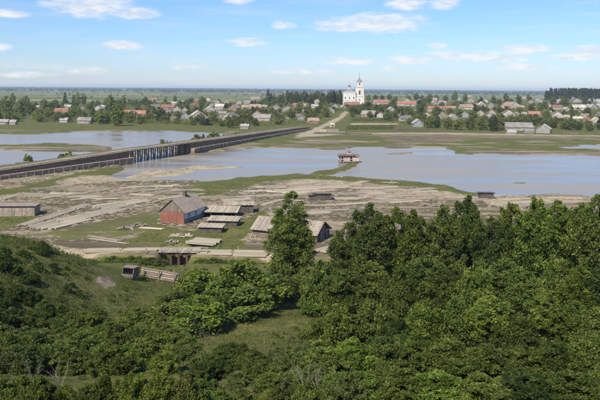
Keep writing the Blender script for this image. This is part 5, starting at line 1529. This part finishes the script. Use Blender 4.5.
rects = [(h['px'] - h['w'] * 0.42, h['px'] + h['w'] * 0.42, h['py'] - h['h'] - 0.5, h['py'] - 0.8, h['py']) for h in HOUSES]
def clear(px, py, hp, wp):
    for (a, b2, c, d, base) in rects:
        if py >= base - 0.3 and px + wp * 0.3 > a and px - wp * 0.3 < b2 and py - hp * 0.92 < c + (d - c) * 0.5 and rr.random() < 0.85:
            return False
    # keep the road to the church and the gardens open
    if 336 < px < 400 and py > 118: return False
    if 312 < px < 352 and 111 < py and abs(px - (346 - (py - 111) * 2.1)) < 9: return False
    return True
tries = 0
while len(VT) < 430 and tries < 9000:
    tries += 1
    px = rr.uniform(-12, 612)
    lo, hi = (np.interp(px, [0, 130, 240, 300, 350, 420, 600], [104, 103, 103, 104, 108, 103, 103]), np.interp(px, [0, 60, 130, 240, 310, 350, 420, 445, 505, 520, 600], [122, 122, 124, 127, 124, 118, 127, 130, 131, 126, 130]))
    py = rr.uniform(lo, hi)
    hp = rr.uniform(5.0, 9.5) * (0.75 + 0.35 * (py - 100) / 25); wp = hp * rr.uniform(0.95, 1.5)
    if not clear(px, py, hp, wp): continue
    if any(abs(px - q[0]) < (wp + q[3]) * 0.24 and abs(py - q[1]) < 1.6 for q in VT): continue
    VT.append((px, py, hp, wp, 'round' if rr.random() < 0.9 else 'spruce', rr.choice(('mid', 'mid', 'fresh', 'dark', 'light'))))
named = []
for (px, py, hp, wp, kind, tn) in VT:
    x, y, z = hit(px, py)
    named.append((px, py, hp * y / F, wp * y / F, kind, tn, x, y))
buckets = {}
for i, q in enumerate(named):
    if q[4] == 'low': continue
    best_h = min(HOUSES, key=lambda h: (h['sx'] - q[0]) ** 2 + ((h['y'] - q[7]) / 9) ** 2)
    dx = q[0] - best_h['sx']; dy = (q[7] - best_h['y']) / 9
    rel = ('right of' if dx > 0 else 'left of') if abs(dx) > abs(dy) else ('behind' if dy > 0 else 'in front of')
    buckets.setdefault((best_h['short'], rel), []).append((math.hypot(dx, dy), i))
lab = {}
for (sh, rel), lst in buckets.items():
    for k, (_, i) in enumerate(sorted(lst)):
        lab[i] = (f"nearest tree {rel} {sh}" if k == 0 else f"{ordw(k)} nearest tree {rel} {sh}")
nl = 0
for i, (px, py, h, w_, kind, tn, x, y) in enumerate(named):
    if kind == 'low':
        nl = sorted(q[0] for q in named if q[4] == 'low').index(px) + 1
        plant('low', i % 3, x, y, h, w_, tone(tn, rr), f"low bush on the bank by the long bridge, {ordw(nl - 1)} from left", 'bush', 'bushes beside the long bridge', 'bush')
    else:
        plant(kind, i % (6 if kind == 'round' else 3), x, y, h, w_, tone(tn, rr), lab[i], 'tree', 'village trees', 'spruce_tree' if kind == 'spruce' else 'village_tree')

# kitchen-garden rows on the slope below the church
gx0, gy0, gz0 = hit(372, 124)
kg = thing('vegetable_plot', 'striped kitchen garden on the slope right of the church road', 'garden', (gx0, gy0, gz0))
rng = np.random.default_rng(52)
for k, (pa, pb, py, m_) in enumerate(((352, 396, 118.6, 'leaf_far'), (350, 398, 120.2, 'needle'), (349, 398, 121.4, 'leaf_far'), (348, 396, 125.9, 'grass_blade'), (347, 394, 127.2, 'leaf_far'), (346, 394, 128.4, 'grass_blade'), (346, 392, 129.4, 'leaf_far'))):
    n = 90
    cc = np.array([hit(round(pa + (pb - pa) * (i + 0.5) / n, 3), py) for i in range(n)]) - np.array([gx0, gy0, gz0])
    cc[:, 2] += 0.4; cc[:, 1] += rng.normal(0, 0.7, n)
    V, Q, T = leaf_cloud(cc, np.full(n, 0.75), 26, 0.24, rng, 0.7)
    link('crop_row', np_mesh('crop_row', V, Q, m_, T), kg)

# hedges, orchards and garden scrub between the houses: uncountable
rng = np.random.default_rng(404)
PX = rng.uniform(-20, 620, 5200); f = rng.random(5200)
lo = np.interp(PX, [0, 130, 240, 300, 350, 420, 600], [103, 103, 103, 104, 107, 103, 103]); hi = np.interp(PX, [0, 60, 130, 240, 310, 350, 400, 445, 505, 520, 600], [121.5, 122, 123.5, 127, 124, 112, 124, 130, 131, 126, 130])
cc, rd = [], []
for px, py in zip(PX, lo + (hi - lo) * f):
    if not clear(px, py, 3.2, 3.0): continue
    if vnoise(np.array([px / 14]), np.array([py / 3.0]), 5)[0] < -0.12: continue
    x, y, z = hit(px, py)
    h_ = rng.uniform(1.6, 4.6)
    for k in range(4):
        cc.append((x + rng.normal(0, 1.6), y + rng.normal(0, 1.6), z + h_ * rng.uniform(0.2, 0.9))); rd.append(h_ * 0.55)
V, Q, T = leaf_cloud(np.array(cc), np.array(rd), 14, 0.36, rng, 0.9)
ob = link('garden_thicket', np_mesh('garden_thicket', V, Q, 'leaf_far', T))
tag(ob, 'low garden scrub and hedges between the village houses', 'scrub', kind='stuff')

# ------------------------------------------------------------------ the hazy air over the plain
hz = MB().box(-27500, 27500, -1200, 16800, -6.0, 62.0).build('haze', None)
hzm = bpy.data.materials.new('haze'); hzm.use_nodes = True
hzm.node_tree.nodes.clear()
ho = hzm.node_tree.nodes.new('ShaderNodeOutputMaterial'); pvn = hzm.node_tree.nodes.new('ShaderNodeVolumePrincipled')
pvn.inputs['Color'].default_value = (0.66, 0.83, 1.0, 1); pvn.inputs['Density'].default_value = 0.000085; pvn.inputs['Anisotropy'].default_value = 0.0
hzm.node_tree.links.new(pvn.outputs[0], ho.inputs['Volume'])
hz.data.materials.append(hzm)
tag(hz, 'pale haze lying over the far plain', 'haze', kind='stuff')
